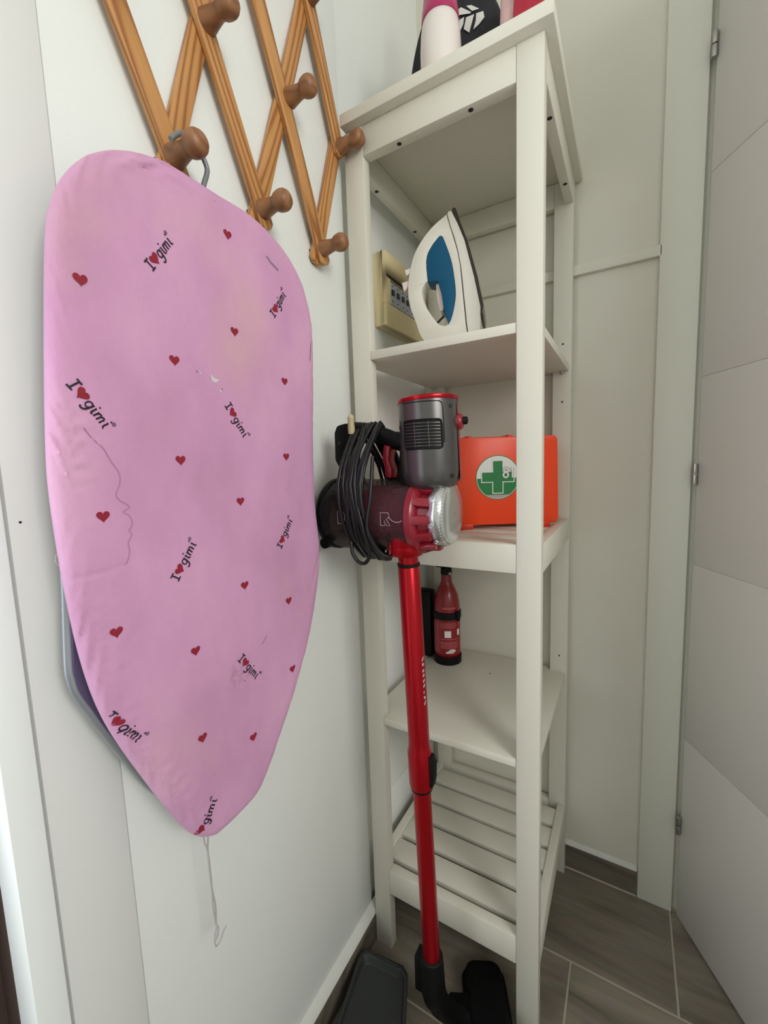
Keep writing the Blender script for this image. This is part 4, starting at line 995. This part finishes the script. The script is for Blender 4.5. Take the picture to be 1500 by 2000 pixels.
MB().lathe((0.0690, VY - 0.016, 1.140), (0.1, -0.15, 1), [(0, 0), (0.0055, 0.001), (0.0060, 0.010), (0.0050, 0.022), (0.0058, 0.028), (0.003, 0.032), (0, 0.032)], 12).build('cord_tag', M['beige'], vc)
MB().lathe((0.031, VY - 0.050, 0.958), (0, 1, 0), [(0.006, -0.006), (0.0095, -0.006), (0.0095, 0.006), (0.006, 0.006), (0.006, -0.006)], 14).build('lid_catch', M['black'], vc)
# floor head
neck = MB()
a = axis_pt(0.190)
neck.lathe(axis_pt(0.196), (0.0335, 0, -1), [(0.0165, 0), (0.0205, 0.002), (0.0215, 0.030), (0.0225, 0.075), (0.0190, 0.092), (0, 0.094)], 20)
neck.box(a.x - 0.030, VY - 0.012, 0.118, a.x - 0.012, VY + 0.012, 0.188)
neck.build('tube_socket', M['black'], vc, bevel=0.001)
MB().tube(catmull([(0.190, VY, 0.125), (0.196, VY + 0.008, 0.090), (0.208, VY + 0.026, 0.058), (0.224, VY + 0.042, 0.036), (0.240, VY + 0.050, 0.028)], 5, closed=False), [0.021 - 0.0002 * k for k in range(21)], 14).build('swivel_neck', M['black'], vc)
HM = Matrix.Translation((0.2880, -0.0640, 0)) @ Matrix.Rotation(math.atan2(0.894, -0.447), 4, 'Z')
hd = MB()
pr = rrect(-0.124, -0.044, 0.124, 0.044, 0.020)
hd.prism(pr, 0.0035, 0.028, 'z', HM)
fh = hd.build('floor_head', M['black_soft'], vc, bevel=0.006, bseg=3)
MB().prism(rrect(-0.112, -0.036, 0.120, 0.037, 0.020), 0.0260, 0.0520, 'z', HM).build('head_cover', M['black_soft'], vc, bevel=0.009, bseg=3)
MB().box(0.012, 0.030, 0.006, 0.066, 0.074, 0.046, HM).build('hose_joint', M['black_soft'], vc, bevel=0.004)
for sx in (-0.09, 0.09):
    MB().lathe(HM @ Vector((sx, 0.020, 0.0075)), HM.to_3x3() @ Vector((1, 0, 0)), [(0, -0.006), (0.0075, -0.006), (0.0075, 0.006), (0, 0.006)], 16).build('wheel', M['black'], vc)

# ------------------------------------------------------------------ dustpan on the floor by the left wall
dp = thing('dustpan', (0.07, -0.18, 0.0), 'dark grey plastic dustpan on the floor beside the left skirting', 'dustpan')
front = [(0.022, -0.062), (0.098, -0.052), (0.113, -0.060), (0.120, -0.075), (0.170, -0.190), (0.205, -0.330), (0.060, -0.352), (0.028, -0.200), (0.0085, -0.085), (0.0110, -0.068)]
cx = sum(p[0] for p in front) / len(front); cy = sum(p[1] for p in front) / len(front)
shr = lambda k: [(cx + (p[0] - cx) * k, cy + (p[1] - cy) * k) for p in front]
pan = MB(); L1 = shr(0.94); L2 = shr(1.0); L3 = shr(0.90); n = len(front)
def zr(p): return 0.060 - 0.030 * max(0, (-p[1] - 0.10) / 0.25)
vs = [(p[0], p[1], 0.0005) for p in L1] + [(p[0], p[1], zr(p)) for p in L2] + [(p[0], p[1], zr(p)) for p in L3] + [(p[0], p[1], 0.010 + zr(p) * 0.60) for p in shr(0.84)]
fs = []
for k in range(3):
    for i in range(n):
        j = (i + 1) % n; fs.append((k * n + i, k * n + j, (k + 1) * n + j, (k + 1) * n + i))
fs.append(tuple(3 * n + i for i in range(n))); fs.append(tuple(range(n))[::-1])
pan.add(vs, fs)
pan.build('pan', M['pan'], dp, bevel=0.0025, bseg=2)
MB().tube([(0.040, -0.066, 0.0615), (0.092, -0.060, 0.0615)], 0.0022, 8).build('grip_rib', M['pan'], dp)

# ------------------------------------------------------------------ things on top of the shelf unit
ZT = 1.7206
bo = thing('bottle', (0.176, 0.048, ZT), 'white bottle with a magenta cap on top of the shelf unit', 'bottle')
MB().lathe((0.176, 0.048, ZT), (0, 0, 1), [(0, 0), (0.032, 0), (0.0345, 0.003), (0.0350, 0.070), (0.0335, 0.095), (0.0305, 0.112), (0.0270, 0.118), (0, 0.118)], 36).build('body', M['bottle'], bo, smooth=60)
MB().lathe((0.176, 0.048, ZT), (0, 0, 1), [(0.0, 0.112), (0.0318, 0.1120), (0.0322, 0.114), (0.0312, 0.128), (0.0300, 0.129), (0.0292, 0.140), (0.0262, 0.160), (0.021, 0.168), (0, 0.170)], 36).build('cap', M['magenta'], bo, smooth=60)
bg_ = thing('tote_bag', (0.165, 0.15, ZT), 'black fabric bag with a white leaf print behind the white bottle', 'bag')
fp = [(0.062, ZT + 0.001), (0.252, ZT + 0.001), (0.2580, 1.800), (0.2600, 1.868), (0.2450, 1.905), (0.2300, 1.930), (0.1850, 1.955), (0.1350, 1.950), (0.1120, 1.922), (0.095, 1.880), (0.074, 1.800)]
bm_ = MB(); n = len(fp)
fp = [tuple(p) for p in catmull(fp, 4)]; fp = [(a, max(b, ZT + 0.001)) for a, b in fp]; n = len(fp)
ctr = (sum(p[0] for p in fp) / n, sum(p[1] for p in fp) / n)
lay = [(0.128, 0.90), (0.118, 0.985), (0.130, 1.0), (0.150, 1.0), (0.185, 0.99), (0.200, 0.93)]
lay = [(0.112, 0.93), (0.120, 0.99), (0.135, 1.0), (0.160, 1.0), (0.185, 0.99), (0.198, 0.93)]
vs = [(ctr[0] + (p[0] - ctr[0]) * k, y + 0.0008 * math.sin(p[0] * 60 + p[1] * 40), max(ZT + 0.0006, ctr[1] + (p[1] - ctr[1]) * k)) for y, k in lay for p in fp]
fs = [(i * n + j, i * n + (j + 1) % n, (i + 1) * n + (j + 1) % n, (i + 1) * n + j) for i in range(len(lay) - 1) for j in range(n)] + [tuple(range(n))[::-1], tuple((len(lay) - 1) * n + j for j in range(n))]
bm_.add(vs, fs)
bag = bm_.build('body', M['bag'], bg_, smooth=60)
MB().tube(catmull([(0.12, 0.15, 1.930), (0.125, 0.14, 2.00), (0.165, 0.14, 2.045), (0.205, 0.14, 2.00), (0.21, 0.15, 1.935)], 6, closed=False), 0.006, 8).build('strap', M['bag'], bg_)
lf = MB(); yl = 0.1102
def leaf_quad(*p): lf.add([(a, yl, b) for a, b in p], [tuple(range(len(p)))])
# white lobes of a leaf either side of a dark rib
for poly in LEAF: leaf_quad(*poly)
tag(lf.build('leaf_print', M['white_print'], bag, flip=False), kind='stuff')
po = thing('pouch', (0.305, 0.10, ZT), 'pink and red pouch with a round white button, rightmost on top of the shelf unit', 'pouch')
def pill(x0, x1, y0, y1, z1, name, m):
    mb = MB(); pts = rrect(x0, ZT + 0.0005, x1, z1, 0.014, 0.004)
    n = len(pts); c0 = ((x0 + x1) / 2, (ZT + z1) / 2)
    L_ = [(y0, 0.86), (y0 + 0.006, 0.96), (y0 + 0.016, 1.0), (y1 - 0.016, 1.0), (y1 - 0.006, 0.96), (y1, 0.86)]
    vs = [(c0[0] + (p[0] - c0[0]) * k, y, max(ZT + 0.0004, c0[1] + (p[1] - c0[1]) * k)) for y, k in L_ for p in pts]
    fs = [(i * n + j, i * n + (j + 1) % n, (i + 1) * n + (j + 1) % n, (i + 1) * n + j) for i in range(len(L_) - 1) for j in range(n)] + [tuple(range(n))[::-1], tuple((len(L_) - 1) * n + j for j in range(n))]
    return mb.add(vs, fs).build(name, m, po, smooth=60)
pill(0.268, 0.348, 0.064, 0.140, 1.862, 'body', M['pink_pouch'])
MB().prism([(0.2910, 1.7300), (0.3430, 1.7300), (0.3420, 1.850), (0.3240, 1.852), (0.2980, 1.832)], 0.0575, 0.0662, 'y').build('flap', M['red_pouch'], po, bevel=0.002)
MB().lathe((0.3090, 0.0575, 1.8230), (0, -1, 0), [(0.0075, 0), (0.0085, 0.003), (0.0065, 0.007), (0, 0.0085)], 20).build('button', M['bottle'], po)
